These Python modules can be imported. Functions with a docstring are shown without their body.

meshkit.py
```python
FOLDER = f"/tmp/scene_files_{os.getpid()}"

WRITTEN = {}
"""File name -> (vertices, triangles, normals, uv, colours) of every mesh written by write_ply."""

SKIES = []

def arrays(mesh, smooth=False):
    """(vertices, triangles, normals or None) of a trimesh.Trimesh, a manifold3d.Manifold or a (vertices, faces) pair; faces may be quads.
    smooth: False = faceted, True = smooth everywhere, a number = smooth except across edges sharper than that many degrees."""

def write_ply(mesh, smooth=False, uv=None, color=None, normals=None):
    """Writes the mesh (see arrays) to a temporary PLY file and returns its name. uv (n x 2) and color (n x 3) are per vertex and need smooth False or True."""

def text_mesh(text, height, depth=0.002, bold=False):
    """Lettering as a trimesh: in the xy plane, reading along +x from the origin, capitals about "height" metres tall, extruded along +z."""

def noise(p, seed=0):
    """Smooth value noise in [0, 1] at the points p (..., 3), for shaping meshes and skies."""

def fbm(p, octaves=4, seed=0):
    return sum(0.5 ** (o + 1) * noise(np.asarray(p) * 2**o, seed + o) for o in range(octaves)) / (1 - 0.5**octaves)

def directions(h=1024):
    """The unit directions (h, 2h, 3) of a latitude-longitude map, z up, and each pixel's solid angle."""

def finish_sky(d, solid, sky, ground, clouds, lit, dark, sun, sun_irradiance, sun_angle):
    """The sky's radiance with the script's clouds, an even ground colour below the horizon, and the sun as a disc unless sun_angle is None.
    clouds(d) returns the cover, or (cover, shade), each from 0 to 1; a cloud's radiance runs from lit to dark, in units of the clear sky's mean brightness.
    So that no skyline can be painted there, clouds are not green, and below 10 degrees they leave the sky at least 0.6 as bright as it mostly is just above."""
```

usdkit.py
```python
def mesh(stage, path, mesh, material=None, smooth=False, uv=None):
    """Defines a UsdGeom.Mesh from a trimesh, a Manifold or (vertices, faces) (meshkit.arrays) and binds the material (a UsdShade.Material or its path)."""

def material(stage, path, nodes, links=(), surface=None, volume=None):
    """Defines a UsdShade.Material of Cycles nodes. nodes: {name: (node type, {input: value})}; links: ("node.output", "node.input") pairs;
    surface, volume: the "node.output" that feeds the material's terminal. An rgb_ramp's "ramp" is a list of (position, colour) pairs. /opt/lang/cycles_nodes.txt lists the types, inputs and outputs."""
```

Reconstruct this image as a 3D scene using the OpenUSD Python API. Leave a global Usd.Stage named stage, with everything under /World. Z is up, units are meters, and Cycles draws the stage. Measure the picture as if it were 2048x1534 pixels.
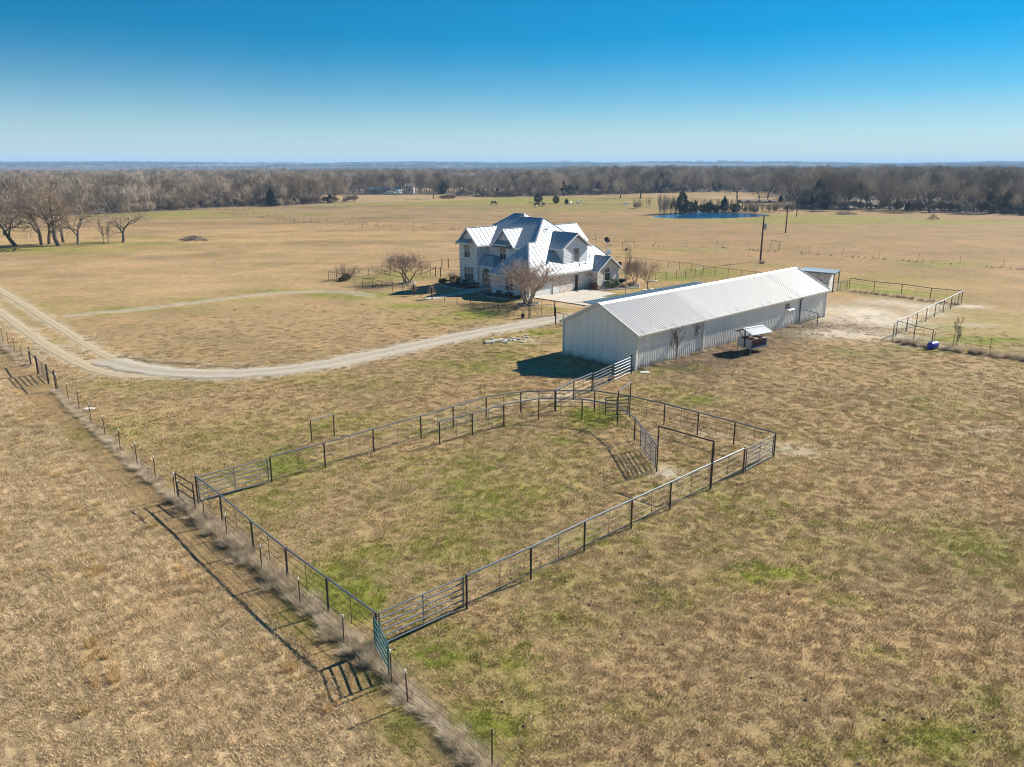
import math, random
import numpy as np, trimesh, manifold3d as m3
from shapely.geometry import Polygon, LineString, Point
from shapely import affinity
import usdkit, meshkit
from pxr import Usd, UsdGeom, UsdLux, UsdShade, Gf, Sdf, Vt

stage = Usd.Stage.CreateInMemory()
UsdGeom.SetStageUpAxis(stage, 'Z'); UsdGeom.SetStageMetersPerUnit(stage, 1.0)
UsdGeom.Xform.Define(stage, '/World'); UsdGeom.Scope.Define(stage, '/World/Looks')
R = math.radians
# ------------------------------------------------------------------ camera, sky, sun, exposure
F, CH, PITCH = 1575.0, 16.0, math.atan(437 / 1575.0)
cam = UsdGeom.Camera.Define(stage, '/World/camera')
cam.CreateHorizontalApertureAttr(36.0); cam.CreateFocalLengthAttr(36.0 * F / 2048)
cam.CreateClippingRangeAttr(Gf.Vec2f(0.5, 60000)); cam.CreateExposureAttr(1.1)
cx = UsdGeom.Xformable(cam); cx.AddTranslateOp().Set(Gf.Vec3d(0, 0, CH)); cx.AddRotateXOp().Set(90 - math.degrees(PITCH))
SUN_AZ, SUN_EL = R(55.5), R(33.5)
SKY_STRENGTH = 0.08
SUNV = np.array([math.cos(SUN_EL) * math.sin(SUN_AZ), math.cos(SUN_EL) * math.cos(SUN_AZ), math.sin(SUN_EL)])
sun = UsdLux.DistantLight.Define(stage, '/World/sun')
sun.CreateIntensityAttr(1.25); sun.CreateAngleAttr(0.5); sun.CreateNormalizeAttr(True); sun.CreateColorAttr(Gf.Vec3f(1.0, 0.94, 0.84))
_x = np.cross([0, 0, 1], SUNV); _x /= np.linalg.norm(_x); _y = np.cross(SUNV, _x)
UsdGeom.Xformable(sun).AddTransformOp().Set(Gf.Matrix4d(*_x, 0, *_y, 0, *SUNV, 0, 0, 0, 50, 1))
dome = UsdLux.DomeLight.Define(stage, '/World/sky')
skym = usdkit.material(stage, '/World/Looks/sky', {
    'tc': ('texture_coordinate', {}),
    'map': ('mapping', {'mapping_type': 'point', 'scale': (1, 1, 2.1), 'location': (0, 0, 0.035)}),
    'nrm': ('vector_math', {'math_type': 'normalize'}),
    'sky': ('sky_texture', {'sky_type': 'single_scattering', 'sun_disc': False, 'sun_elevation': SUN_EL, 'sun_rotation': SUN_AZ, 'air_density': 1.6, 'aerosol_density': 0.3, 'ozone_density': 8.0}),
    'hsv': ('hsv', {'saturation': 1.75, 'value': 0.62, 'hue': 0.489}),
    # a thin pale veil low over the whole horizon, uneven like real haze
    'sz': ('separate_xyz', {}), 'vn': ('noise_texture', {'scale': 2.2, 'detail': 4.0, 'roughness': 0.55}), 'va': ('math', {'math_type': 'multiply_add', 'value2': -0.03}), 'vs': ('math', {'math_type': 'add', 'value2': 0.015}),
    'vr': ('rgb_ramp', {'ramp': [(0.0, (.8, .8, .8)), (0.03, (.66, .66, .66)), (0.06, (.44, .44, .44)), (0.09, (.20, .20, .20)), (0.12, (.05, .05, .05)), (0.145, (0, 0, 0))]}),
    'veil': ('mix_color', {'b': (3.6, 4.5, 4.75)}),
    'bg': ('background_shader', {'strength': SKY_STRENGTH})},
    [('tc.generated', 'map.vector'), ('map.vector', 'nrm.vector1'), ('nrm.vector', 'sky.vector'), ('sky.color', 'hsv.color'), ('hsv.color', 'veil.a'), ('tc.generated', 'sz.vector'), ('tc.generated', 'vn.vector'), ('vn.fac', 'va.value1'), ('sz.z', 'va.value3'), ('va.value', 'vs.value1'), ('vs.value', 'vr.fac'), ('vr.color', 'veil.fac'), ('veil.result', 'bg.color')], surface='bg.background')
UsdShade.MaterialBindingAPI.Apply(dome.GetPrim()).Bind(skym)
dome.GetPrim().SetCustomDataByKey('kind', 'structure')

# ------------------------------------------------------------------ points on the ground
_c, _s = math.cos(PITCH), math.sin(PITCH)
def g(px, py, z=0.0):
    """The ground point surveyed from the photograph at pixel px, py."""
    u, v = (px - 1024) / F, (py - 767) / F
    d = np.array([u, _c - v * _s, -_s - v * _c]); t = (z - CH) / d[2]
    return np.array([d[0] * t, d[1] * t])
def pix(x, y, z=0.0):
    zc = y * _c - (z - CH) * _s
    return 1024 + F * x / zc, 767 + F * (-y * _s - (z - CH) * _c) / zc
def ss(a, b, x):
    t = np.clip((x - a) / (b - a), 0, 1); return t * t * (3 - 2 * t)

# ------------------------------------------------------------------ prim helpers
_names = {}
def numbered(parent, name):
    k = (str(parent), name); n = _names.get(k, 0); _names[k] = n + 1
    return name if n == 0 else '%s_%03d' % (name, n)
def path_of(p): return '/World' if p is None else str(p.GetPath())
def setd(prim, **k):
    for a, b in k.items():
        if b: prim.SetCustomDataByKey(a, b)
    return prim
def thing(name, label, cat, loc=(0, 0, 0), rotz=0.0, group=None, scale=None):
    x = UsdGeom.Xform.Define(stage, '/World/' + numbered('/World', name))
    x.AddTranslateOp().Set(Gf.Vec3d(*map(float, loc)))
    if rotz: x.AddRotateZOp().Set(math.degrees(rotz))
    if scale: x.AddScaleOp().Set(Gf.Vec3f(*map(float, scale)))
    return setd(x.GetPrim(), label=label, category=cat, group=group)
def put(name, mesh, mat, parent=None, smooth=False, **k):
    p = path_of(parent); q = p + '/' + numbered(p, name)
    return setd(usdkit.mesh(stage, q, mesh, '/World/Looks/' + mat, smooth=smooth).GetPrim(), **k)
def proto(name):
    return stage.CreateClassPrim('/World/' + name)
def copy_of(cls, name, label, cat, loc, rotz=0.0, scale=1.0, group=None):
    x = UsdGeom.Xform.Define(stage, '/World/' + numbered('/World', name))
    x.GetPrim().GetReferences().AddInternalReference(cls.GetPath()); x.GetPrim().SetInstanceable(True)
    x.AddTranslateOp().Set(Gf.Vec3d(*map(float, loc))); x.AddRotateZOp().Set(math.degrees(rotz))
    sc = (scale,) * 3 if np.ndim(scale) == 0 else scale
    x.AddScaleOp().Set(Gf.Vec3f(*map(float, sc)))
    return setd(x.GetPrim(), label=label, category=cat, group=group)
def instancer(name, protos, idx, pos, rot, scl, label, cat=None, kind='stuff', parent=None):
    """protos: (mesh, material) pairs; rot about z."""
    p = path_of(parent); q = p + '/' + numbered(p, name)
    pi = UsdGeom.PointInstancer.Define(stage, q); t = []
    for k, (m, mat) in enumerate(protos):
        usdkit.mesh(stage, q + '/source_%s' % 'abcdefghijklmnopqrstuvwxyz'[k], m, '/World/Looks/' + mat); t.append(q + '/source_%s' % 'abcdefghijklmnopqrstuvwxyz'[k])
    pi.CreatePrototypesRel().SetTargets(t)
    pi.CreateProtoIndicesAttr(Vt.IntArray.FromNumpy(np.asarray(idx, np.int32)))
    pi.CreatePositionsAttr(Vt.Vec3fArray.FromNumpy(np.asarray(pos, np.float32)))
    a = np.asarray(rot) / 2
    pi.CreateOrientationsAttr(Vt.QuathArray([Gf.Quath(float(np.cos(x)), 0, 0, float(np.sin(x))) for x in a]))
    s = np.asarray(scl, np.float32); s = np.repeat(s[:, None], 3, 1) if s.ndim == 1 else s
    pi.CreateScalesAttr(Vt.Vec3fArray.FromNumpy(s.astype(np.float32)))
    return setd(pi.GetPrim(), label=label, category=cat, kind=kind)

class MB:
    """Collects shapes into one mesh."""
    def __init__(self): self.v, self.f, self.n = [], [], 0
    def add(self, v, f):
        v, f = np.asarray(v, float), np.asarray(f, int)
        if f.shape[1] == 4: f = np.vstack([f[:, [0, 1, 2]], f[:, [0, 2, 3]]])
        self.v.append(v); self.f.append(f + self.n); self.n += len(v); return self
    def box(self, lo, hi):
        (a, b, c), (d, e, h) = lo, hi
        v = [(x, y, z) for z in (c, h) for y in (b, e) for x in (a, d)]
        return self.add(v, [(0, 2, 3, 1), (4, 5, 7, 6), (0, 1, 5, 4), (2, 6, 7, 3), (0, 4, 6, 2), (1, 3, 7, 5)])
    def bar(self, p, q, w, h, up=(0, 0, 1)):
        p, q = np.asarray(p, float), np.asarray(q, float); d = q - p; d = d / np.linalg.norm(d)
        up = np.asarray(up, float); s = np.cross(d, up)
        if np.linalg.norm(s) < 1e-6: s = np.cross(d, (1, 0, 0))
        s /= np.linalg.norm(s); t = np.cross(s, d)
        v = [o + a * s * w / 2 + b * t * h / 2 for o in (p, q) for a, b in ((-1, -1), (1, -1), (1, 1), (-1, 1))]
        return self.add(v, [(0, 1, 2, 3), (7, 6, 5, 4), (0, 4, 5, 1), (1, 5, 6, 2), (2, 6, 7, 3), (3, 7, 4, 0)])
    def tube(self, pts, r, k=6, cap=True):
        pts = np.asarray(pts, float); n = len(pts); r = np.broadcast_to(r, n)
        d = np.gradient(pts, axis=0); d /= np.maximum(np.linalg.norm(d, axis=1, keepdims=True), 1e-9)
        ref = np.where(np.abs(d[:, 2:3]) > 0.9, [[1.0, 0, 0]], [[0, 0, 1.0]])
        s = np.cross(d, ref); s /= np.linalg.norm(s, axis=1, keepdims=True); t = np.cross(s, d)
        for i in range(1, n):
            if s[i] @ s[i - 1] < 0: s[i], t[i] = -s[i], -t[i]
        a = np.arange(k) * 2 * np.pi / k
        v = pts[:, None] + r[:, None, None] * (np.cos(a)[None, :, None] * s[:, None] + np.sin(a)[None, :, None] * t[:, None])
        i = np.arange(n - 1)[:, None] * k; j = np.arange(k); jn = (j + 1) % k
        f = np.stack([i + j, i + jn, i + k + jn, i + k + j], -1).reshape(-1, 4)
        self.add(v.reshape(-1, 3), f)
        if cap and k > 2:
            for o in (0, (n - 1) * k):
                self.f.append(np.array([(o, o + q, o + q + 1) for q in range(1, k - 1)]) + self.n - n * k)
        return self
    def plate(self, poly, th, down=True):
        """A flat polygon given by its 3D corners, thickened along its normal (the outer face stays)."""
        P = np.asarray(poly, float); n = np.zeros(3)
        for i in range(len(P)): n += np.cross(P[i] - P[0], P[(i + 1) % len(P)] - P[0])
        n /= np.linalg.norm(n)
        if n[2] < -1e-6: P, n = P[::-1], -n
        a = P[1] - P[0]; a /= np.linalg.norm(a); b = np.cross(n, a)
        pl = Polygon([((p - P[0]) @ a, (p - P[0]) @ b) for p in P])
        tv, tf = trimesh.creation.triangulate_polygon(pl, engine='earcut')
        top = P[0] + tv[:, :1] * a + tv[:, 1:] * b
        k = len(P); o = n * th
        self.add(top, tf); self.add(top - o, tf[:, ::-1])
        for i in range(k):
            j = (i + 1) % k; self.add([P[i], P[j], P[j] - o, P[i] - o], [(0, 3, 2, 1)])
        return self
    def done(self): return (np.vstack(self.v), np.vstack(self.f))
    def put(self, name, mat, parent=None, smooth=False, **k): return put(name, self.done(), mat, parent, smooth, **k)

def wallpanel(poly2, holes, to3, th, mb=None):
    """A wall with openings: poly2/holes in wall coordinates (along, up); to3(a, z, depth)."""
    p = Polygon(poly2)
    for h in holes: p = p.difference(Polygon(h))
    mb = mb or MB()
    for q in getattr(p, 'geoms', [p]):
        tv, tf = trimesh.creation.triangulate_polygon(q, engine='earcut')
        mb.add([to3(a, z, 0) for a, z in tv], tf); mb.add([to3(a, z, th) for a, z in tv], tf[:, ::-1])
        for ring in (q.exterior, *q.interiors):
            c = list(ring.coords)
            for (a, z), (a2, z2) in zip(c, c[1:]):
                mb.add([to3(a, z, 0), to3(a2, z2, 0), to3(a2, z2, th), to3(a, z, th)], [(0, 1, 2, 3)])
    return mb
def rect(a0, a1, z0, z1): return [(a0, z0), (a1, z0), (a1, z1), (a0, z1)]
def sheet_ribs(poly, down, spacing, w, h, mb=None, cap=0.4):
    """Raised ribs running along 'down' over a flat 3D polygon."""
    P = np.asarray(poly, float); n = np.zeros(3)
    for i in range(len(P)): n += np.cross(P[i] - P[0], P[(i + 1) % len(P)] - P[0])
    n /= np.linalg.norm(n); n = n if n[2] > -1e-9 else -n
    d = np.asarray(down, float); d = d - (d @ n) * n; d /= np.linalg.norm(d); a = np.cross(d, n)
    q = np.array([((p - P[0]) @ a, (p - P[0]) @ d) for p in P]); pl = Polygon(q).buffer(0)
    mb = mb or MB(); x0, x1 = q[:, 0].min(), q[:, 0].max()
    for x in np.arange(x0 + spacing / 2, x1, spacing):
        s = pl.intersection(LineString([(x, -1e3), (x, 1e3)]))
        for l in getattr(s, 'geoms', [s]):
            if l.is_empty or l.geom_type != 'LineString' or l.length < 0.15: continue
            (_, y0), (_, y1) = l.coords[0], l.coords[-1]
            A, B = P[0] + x * a + y0 * d, P[0] + x * a + y1 * d
            v = [o + k * a * w / 2 + e * n * h for o in (A, B) for k, e in ((-1, 0), (-cap, 1), (cap, 1), (1, 0))]
            mb.add(v, [(0, 1, 5, 4), (1, 2, 6, 5), (2, 3, 7, 6)])
            mb.add(v, [(0, 3, 2, 1), (4, 5, 6, 7)])
    return mb

# ------------------------------------------------------------------ materials
def mat(name, nodes, links, surface='p.BSDF', **k):
    return usdkit.material(stage, '/World/Looks/' + name, nodes, links, surface=surface, **k)
def plain(name, col, rough=0.6, metallic=0.0, var=0.18, scale=3.0, bump=0.0, bscale=40.0, spec=None, dirt=None):
    n = {'geo': ('geometry', {}), 'n': ('noise_texture', {'scale': scale, 'detail': 4.0, 'roughness': 0.6}),
         'r': ('rgb_ramp', {'ramp': [(0.25, tuple(np.array(col) * (1 - var))), (0.75, tuple(np.minimum(np.array(col) * (1 + var), 0.95)))]}),
         'p': ('principled_bsdf', {'roughness': rough, 'metallic': metallic})}
    if spec is not None: n['p'][1]['specular_ior_level'] = spec
    l = [('geo.position', 'n.vector'), ('n.fac', 'r.fac'), ('r.color', 'p.base_color')]
    if bump:
        n['bn'] = ('noise_texture', {'scale': bscale, 'detail': 3.0}); n['b'] = ('bump', {'strength': bump, 'distance': 0.02})
        l += [('geo.position', 'bn.vector'), ('bn.fac', 'b.height'), ('b.normal', 'p.normal')]
    mat(name, n, l)
def random_tone(name, cols, rough=0.9, per='object', translucent=0.0, spec=0.1, mixf=0.5):
    """Tone varies from one object (or loose piece) to the next, and slowly over the ground."""
    n = {'geo': ('geometry', {}), 'oi': ('object_info', {}), 'n': ('noise_texture', {'scale': 0.35, 'detail': 4.0}),
         'm': ('mix_float', {'fac': mixf}), 'r': ('rgb_ramp', {'ramp': cols}), 'p': ('principled_bsdf', {'roughness': rough, 'specular_ior_level': spec})}
    l = [('geo.position', 'n.vector'), ('n.fac', 'm.a'), ('geo.random_per_island' if per == 'island' else 'oi.random', 'm.b'), ('m.result', 'r.fac'), ('r.color', 'p.base_color')]
    if translucent:
        n['t'] = ('translucent_bsdf', {}); n['x'] = ('mix_closure', {'fac': translucent})
        l += [('r.color', 't.color'), ('p.BSDF', 'x.closure1'), ('t.BSDF', 'x.closure2')]
        return mat(name, n, l, surface='x.closure')
    mat(name, n, l)

# the ground: tint from the mesh, broken up by noise in three sizes, with a rough relief
mat('pasture', {
    'geo': ('geometry', {}), 'a': ('attribute', {'attribute': 'tint'}),
    'n1': ('noise_texture', {'scale': 7.5, 'detail': 6.0, 'roughness': 0.75}), 'n2': ('noise_texture', {'scale': 1.1, 'detail': 5.0, 'roughness': 0.65}),
    'mp': ('mapping', {'scale': (0.25, 0.25, 1)}), 'n3': ('noise_texture', {'scale': 0.5, 'detail': 6.0, 'roughness': 0.65, 'distortion': 0.6}),
    'r1': ('rgb_ramp', {'ramp': [(0.28, (0.34, 0.34, 0.33)), (0.42, (0.80, 0.80, 0.80)), (0.62, (1.05, 1.05, 1.05)), (0.8, (1.3, 1.28, 1.24))]}),
    'r2': ('rgb_ramp', {'ramp': [(0.3, (0.74, 0.73, 0.72)), (0.5, (1, 1, 1)), (0.7, (1.18, 1.15, 1.10))]}),
    'r3': ('rgb_ramp', {'ramp': [(0.32, (0.80, 0.84, 0.80)), (0.5, (1, 1, 1)), (0.68, (1.16, 1.10, 1.06))]}),
    'm1': ('mix_color', {'blend_type': 'multiply', 'fac': 1.0}), 'm2': ('mix_color', {'blend_type': 'multiply', 'fac': 1.0}), 'm3': ('mix_color', {'blend_type': 'multiply', 'fac': 1.0}),
    'h': ('math', {'math_type': 'multiply_add', 'value2': 1.1}), 'b': ('bump', {'strength': 0.8, 'distance': 0.07}),
    'p': ('principled_bsdf', {'roughness': 0.95, 'specular_ior_level': 0.08})},
    [('geo.position', 'n1.vector'), ('geo.position', 'n2.vector'), ('geo.position', 'mp.vector'), ('mp.vector', 'n3.vector'),
     ('n1.fac', 'r1.fac'), ('n2.fac', 'r2.fac'), ('n3.fac', 'r3.fac'), ('a.color', 'm1.a'), ('r1.color', 'm1.b'), ('m1.result', 'm2.a'), ('r2.color', 'm2.b'),
     ('m2.result', 'm3.a'), ('r3.color', 'm3.b'), ('m3.result', 'p.base_color'), ('n1.fac', 'h.value1'), ('n2.fac', 'h.value3'), ('h.value', 'b.height'), ('b.normal', 'p.normal')])
random_tone('dry_grass', [(0.12, (0.20, 0.135, 0.07)), (0.36, (0.37, 0.26, 0.14)), (0.55, (0.53, 0.385, 0.215)), (0.8, (0.74, 0.57, 0.36))], translucent=0.2)
random_tone('straw_grass', [(0.12, (0.22, 0.155, 0.08)), (0.36, (0.41, 0.30, 0.165)), (0.55, (0.54, 0.41, 0.235)), (0.8, (0.68, 0.54, 0.34))], translucent=0.25)
random_tone('golden_grass', [(0.2, (0.44, 0.29, 0.12)), (0.8, (0.62, 0.45, 0.23))], translucent=0.3)
random_tone('green_grass', [(0.15, (0.13, 0.13, 0.025)), (0.5, (0.26, 0.26, 0.05)), (0.85, (0.42, 0.41, 0.11))], translucent=0.35)
random_tone('weeds', [(0.2, (0.34, 0.265, 0.18)), (0.5, (0.54, 0.44, 0.31)), (0.85, (0.66, 0.56, 0.42))], translucent=0.25)
random_tone('clod', [(0.2, (0.035, 0.025, 0.018)), (0.8, (0.10, 0.07, 0.05))])
random_tone('bark', [(0.2, (0.11, 0.088, 0.07)), (0.8, (0.20, 0.165, 0.135))])
random_tone('twig', [(0.2, (0.21, 0.16, 0.11)), (0.42, (0.32, 0.25, 0.18)), (0.6, (0.40, 0.32, 0.235)), (0.85, (0.52, 0.43, 0.33))], spec=0.05, mixf=.8)
random_tone('pecan_twig', [(0.2, (0.25, 0.185, 0.135)), (0.8, (0.40, 0.315, 0.24))], spec=0.05)
random_tone('pale_twig', [(0.2, (0.25, 0.185, 0.13)), (0.8, (0.38, 0.29, 0.22))])
random_tone('red_twig', [(0.2, (0.27, 0.19, 0.135)), (0.8, (0.41, 0.30, 0.225))])
random_tone('myrtle_bark', [(0.2, (0.30, 0.22, 0.16)), (0.8, (0.45, 0.35, 0.27))])
random_tone('evergreen', [(0.2, (0.022, 0.034, 0.014)), (0.5, (0.042, 0.060, 0.022)), (0.8, (0.075, 0.095, 0.036))], per='island')
random_tone('shrub_green', [(0.2, (0.03, 0.06, 0.012)), (0.5, (0.06, 0.10, 0.022)), (0.8, (0.10, 0.15, 0.035))], per='island', translucent=0.2)
random_tone('shrub_red', [(0.2, (0.12, 0.05, 0.025)), (0.8, (0.26, 0.12, 0.06))], per='island')
random_tone('stone_edging', [(0.2, (0.34, 0.31, 0.27)), (0.8, (0.55, 0.51, 0.45))])
def dirty(name, col):
    # painted sheet with soil splashed along its foot and faint runs
    mat(name, {'geo': ('geometry', {}), 'sx': ('separate_xyz', {}), 'n': ('noise_texture', {'scale': 1.6, 'detail': 5.0}), 'mp': ('mapping', {'scale': (3.0, 3.0, .12)}), 'n2': ('noise_texture', {'scale': 1.5, 'detail': 4.0}),
        'h': ('map_range', {'from_min': 0.0, 'from_max': 0.75, 'to_min': 1.0, 'to_max': 0.0}), 'm': ('math', {'math_type': 'multiply'}), 'r': ('rgb_ramp', {'ramp': [(0.12, tuple(col)), (0.6, (0.36, 0.27, 0.18))]}),
        'r2': ('rgb_ramp', {'ramp': [(0.3, (0.86, 0.85, 0.83)), (0.6, (1, 1, 1))]}), 'x': ('mix_color', {'blend_type': 'multiply', 'fac': 1.0}), 'p': ('principled_bsdf', {'roughness': 0.5, 'metallic': 0.1})},
        [('geo.position', 'n.vector'), ('geo.position', 'mp.vector'), ('mp.vector', 'n2.vector'), ('geo.position', 'sx.vector'), ('sx.z', 'h.value'), ('h.result', 'm.value1'), ('n.fac', 'm.value2'), ('m.value', 'r.fac'), ('n2.fac', 'r2.fac'), ('r.color', 'x.a'), ('r2.color', 'x.b'), ('x.result', 'p.base_color')])
for _n, _lo, _hi in (('gravel', (0.29, 0.245, 0.18), (0.405, 0.355, 0.285)), ('track', (0.33, 0.26, 0.165), (0.40, 0.325, 0.22))):
    mat(_n, {'geo': ('geometry', {}), 'a': ('attribute', {'attribute': 'wear'}), 'n': ('noise_texture', {'scale': 2.2, 'detail': 6.0, 'roughness': 0.7}), 'm': ('mix_float', {'fac': 0.72}), 'r': ('rgb_ramp', {'ramp': [(0.25, _lo), (0.62, _hi)]}),
        'f': ('noise_texture', {'scale': 14.0, 'detail': 4.0, 'roughness': 0.8}), 'fr': ('rgb_ramp', {'ramp': [(0.3, (.7, .7, .7)), (0.7, (1.2, 1.2, 1.2))]}), 'x': ('mix_color', {'blend_type': 'multiply', 'fac': 1.0}), 'b': ('bump', {'strength': 0.5, 'distance': 0.03}), 'p': ('principled_bsdf', {'roughness': 0.95, 'specular_ior_level': 0.1})},
        [('geo.position', 'n.vector'), ('geo.position', 'f.vector'), ('a.fac', 'm.a'), ('n.fac', 'm.b'), ('m.result', 'r.fac'), ('f.fac', 'fr.fac'), ('r.color', 'x.a'), ('fr.color', 'x.b'), ('x.result', 'p.base_color'), ('f.fac', 'b.height'), ('b.normal', 'p.normal')])
plain('concrete', (0.42, 0.375, 0.31), 0.85, var=0.10, scale=0.9, bump=0.1)
plain('mulch', (0.07, 0.05, 0.035), 0.95, var=0.4, scale=9.0, bump=0.6)
plain('bare_soil', (0.17, 0.115, 0.075), 0.95, var=0.35, scale=5.0, bump=0.8, bscale=12)
plain('black_pipe', (0.022, 0.023, 0.026), 0.42, 0.2, spec=0.5)
plain('grey_pipe', (0.22, 0.235, 0.255), 0.34, 0.7, var=0.15)
plain('gate_steel', (0.15, 0.165, 0.18), 0.5, 0.25, var=0.2)
plain('teal_pipe', (0.03, 0.11, 0.115), 0.4, 0.2)
plain('wire', (0.07, 0.07, 0.07), 0.5, 0.5)
plain('rusty_post', (0.10, 0.065, 0.045), 0.8, 0.2, var=0.35, scale=10)
plain('white_paint', (0.78, 0.78, 0.76), 0.6, var=0.04)
plain('trim_white', (0.72, 0.72, 0.70), 0.55, var=0.05)
plain('rubber', (0.02, 0.02, 0.02), 0.8)
plain('black_metal', (0.02, 0.021, 0.023), 0.5, 0.2)
plain('roof_metal', (0.385, 0.41, 0.435), 0.62, 0.22, var=0.04, scale=0.8)
plain('roof_seam', (0.32, 0.345, 0.37), 0.62, 0.22, var=0.03)
for i, (c, r) in enumerate([((0.23, 0.235, 0.243), 0.6), ((0.28, 0.283, 0.288), 0.6), ((0.32, 0.318, 0.315), 0.65)]):
    plain('barn_roof_' + 'abc'[i], c, r, 0.12, var=0.06, scale=0.7)
dirty('barn_wall', (0.84, 0.81, 0.75))
dirty('barn_wall_b', (0.81, 0.78, 0.72))
plain('barn_trim', (0.66, 0.63, 0.57), 0.5, var=0.05)
plain('galvanised', (0.40, 0.43, 0.46), 0.5, 0.6, var=0.12, scale=2)
plain('blue_roof', (0.13, 0.20, 0.25), 0.5, 0.3, var=0.1)
plain('rust_plate', (0.15, 0.075, 0.045), 0.85, 0.1, var=0.5, scale=4)
plain('siding_white', (0.70, 0.71, 0.72), 0.6, var=0.03)
plain('shade_cloth', (0.42, 0.31, 0.22), 0.8, var=0.08)
plain('dark_wood', (0.045, 0.028, 0.018), 0.5, var=0.3, scale=3)
plain('grey_door', (0.30, 0.32, 0.34), 0.5, var=0.1)
plain('pole_wood', (0.075, 0.05, 0.035), 0.85, var=0.35, scale=5)
plain('blue_plastic', (0.03, 0.03, 0.42), 0.4, var=0.1)
plain('horse_bay', (0.10, 0.035, 0.015), 0.6, var=0.2)
plain('horse_dark', (0.03, 0.018, 0.012), 0.6, var=0.2)
plain('animal_white', (0.85, 0.82, 0.77), 0.8, var=0.05)
plain('mane', (0.015, 0.011, 0.009), 0.7)
plain('far_white', (0.75, 0.74, 0.72), 0.7)
plain('far_wall', (0.40, 0.36, 0.31), 0.8)
plain('far_roof', (0.50, 0.52, 0.55), 0.55, 0.3)
plain('brick_tan', (0.30, 0.22, 0.17), 0.9, var=0.2)
plain('hay', (0.30, 0.20, 0.11), 0.95, var=0.3, scale=12, bump=0.5)
mat('glass_dark', {'p': ('principled_bsdf', {'base_color': (0.012, 0.015, 0.02), 'roughness': 0.08, 'specular_ior_level': 0.6})}, [])
mat('pond_water', {'geo': ('geometry', {}), 'mp': ('mapping', {'scale': (0.7, 0.25, 1)}), 'n': ('noise_texture', {'scale': 1.2, 'detail': 3.0}), 'b': ('bump', {'strength': 0.7, 'distance': 0.12}),
    'p': ('principled_bsdf', {'base_color': (0.008, 0.08, 0.20), 'roughness': 0.12, 'ior': 1.33})},
    [('geo.position', 'mp.vector'), ('mp.vector', 'n.vector'), ('n.fac', 'b.height'), ('b.normal', 'p.normal')])
def stone_mat(name, mortar, ramp, size, rand):
    mat(name, {'tc': ('texture_coordinate', {}), 'mp': ('mapping', {'scale': (1 / size, 1 / size, 1.75 / size)}),
        'v': ('voronoi_texture', {'feature': 'f1', 'metric': 'chebychev', 'scale': 1.0, 'randomness': rand}), 'e': ('voronoi_texture', {'feature': 'distance_to_edge', 'scale': 1.0, 'randomness': rand}),
        'sc': ('separate_color', {}), 'r': ('rgb_ramp', {'ramp': ramp}), 'er': ('rgb_ramp', {'ramp': [(0.02, (0, 0, 0)), (0.07, (1, 1, 1))]}),
        'm': ('mix_color', {'a': mortar}), 'b': ('bump', {'strength': 0.8, 'distance': 0.03}), 'p': ('principled_bsdf', {'roughness': 0.9, 'specular_ior_level': 0.15})},
        [('tc.object', 'mp.vector'), ('mp.vector', 'v.vector'), ('mp.vector', 'e.vector'), ('v.color', 'sc.color'), ('sc.r', 'r.fac'), ('e.distance', 'er.fac'), ('er.color', 'm.fac'), ('r.color', 'm.b'),
         ('m.result', 'p.base_color'), ('e.distance', 'b.height'), ('b.normal', 'p.normal')])
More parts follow.
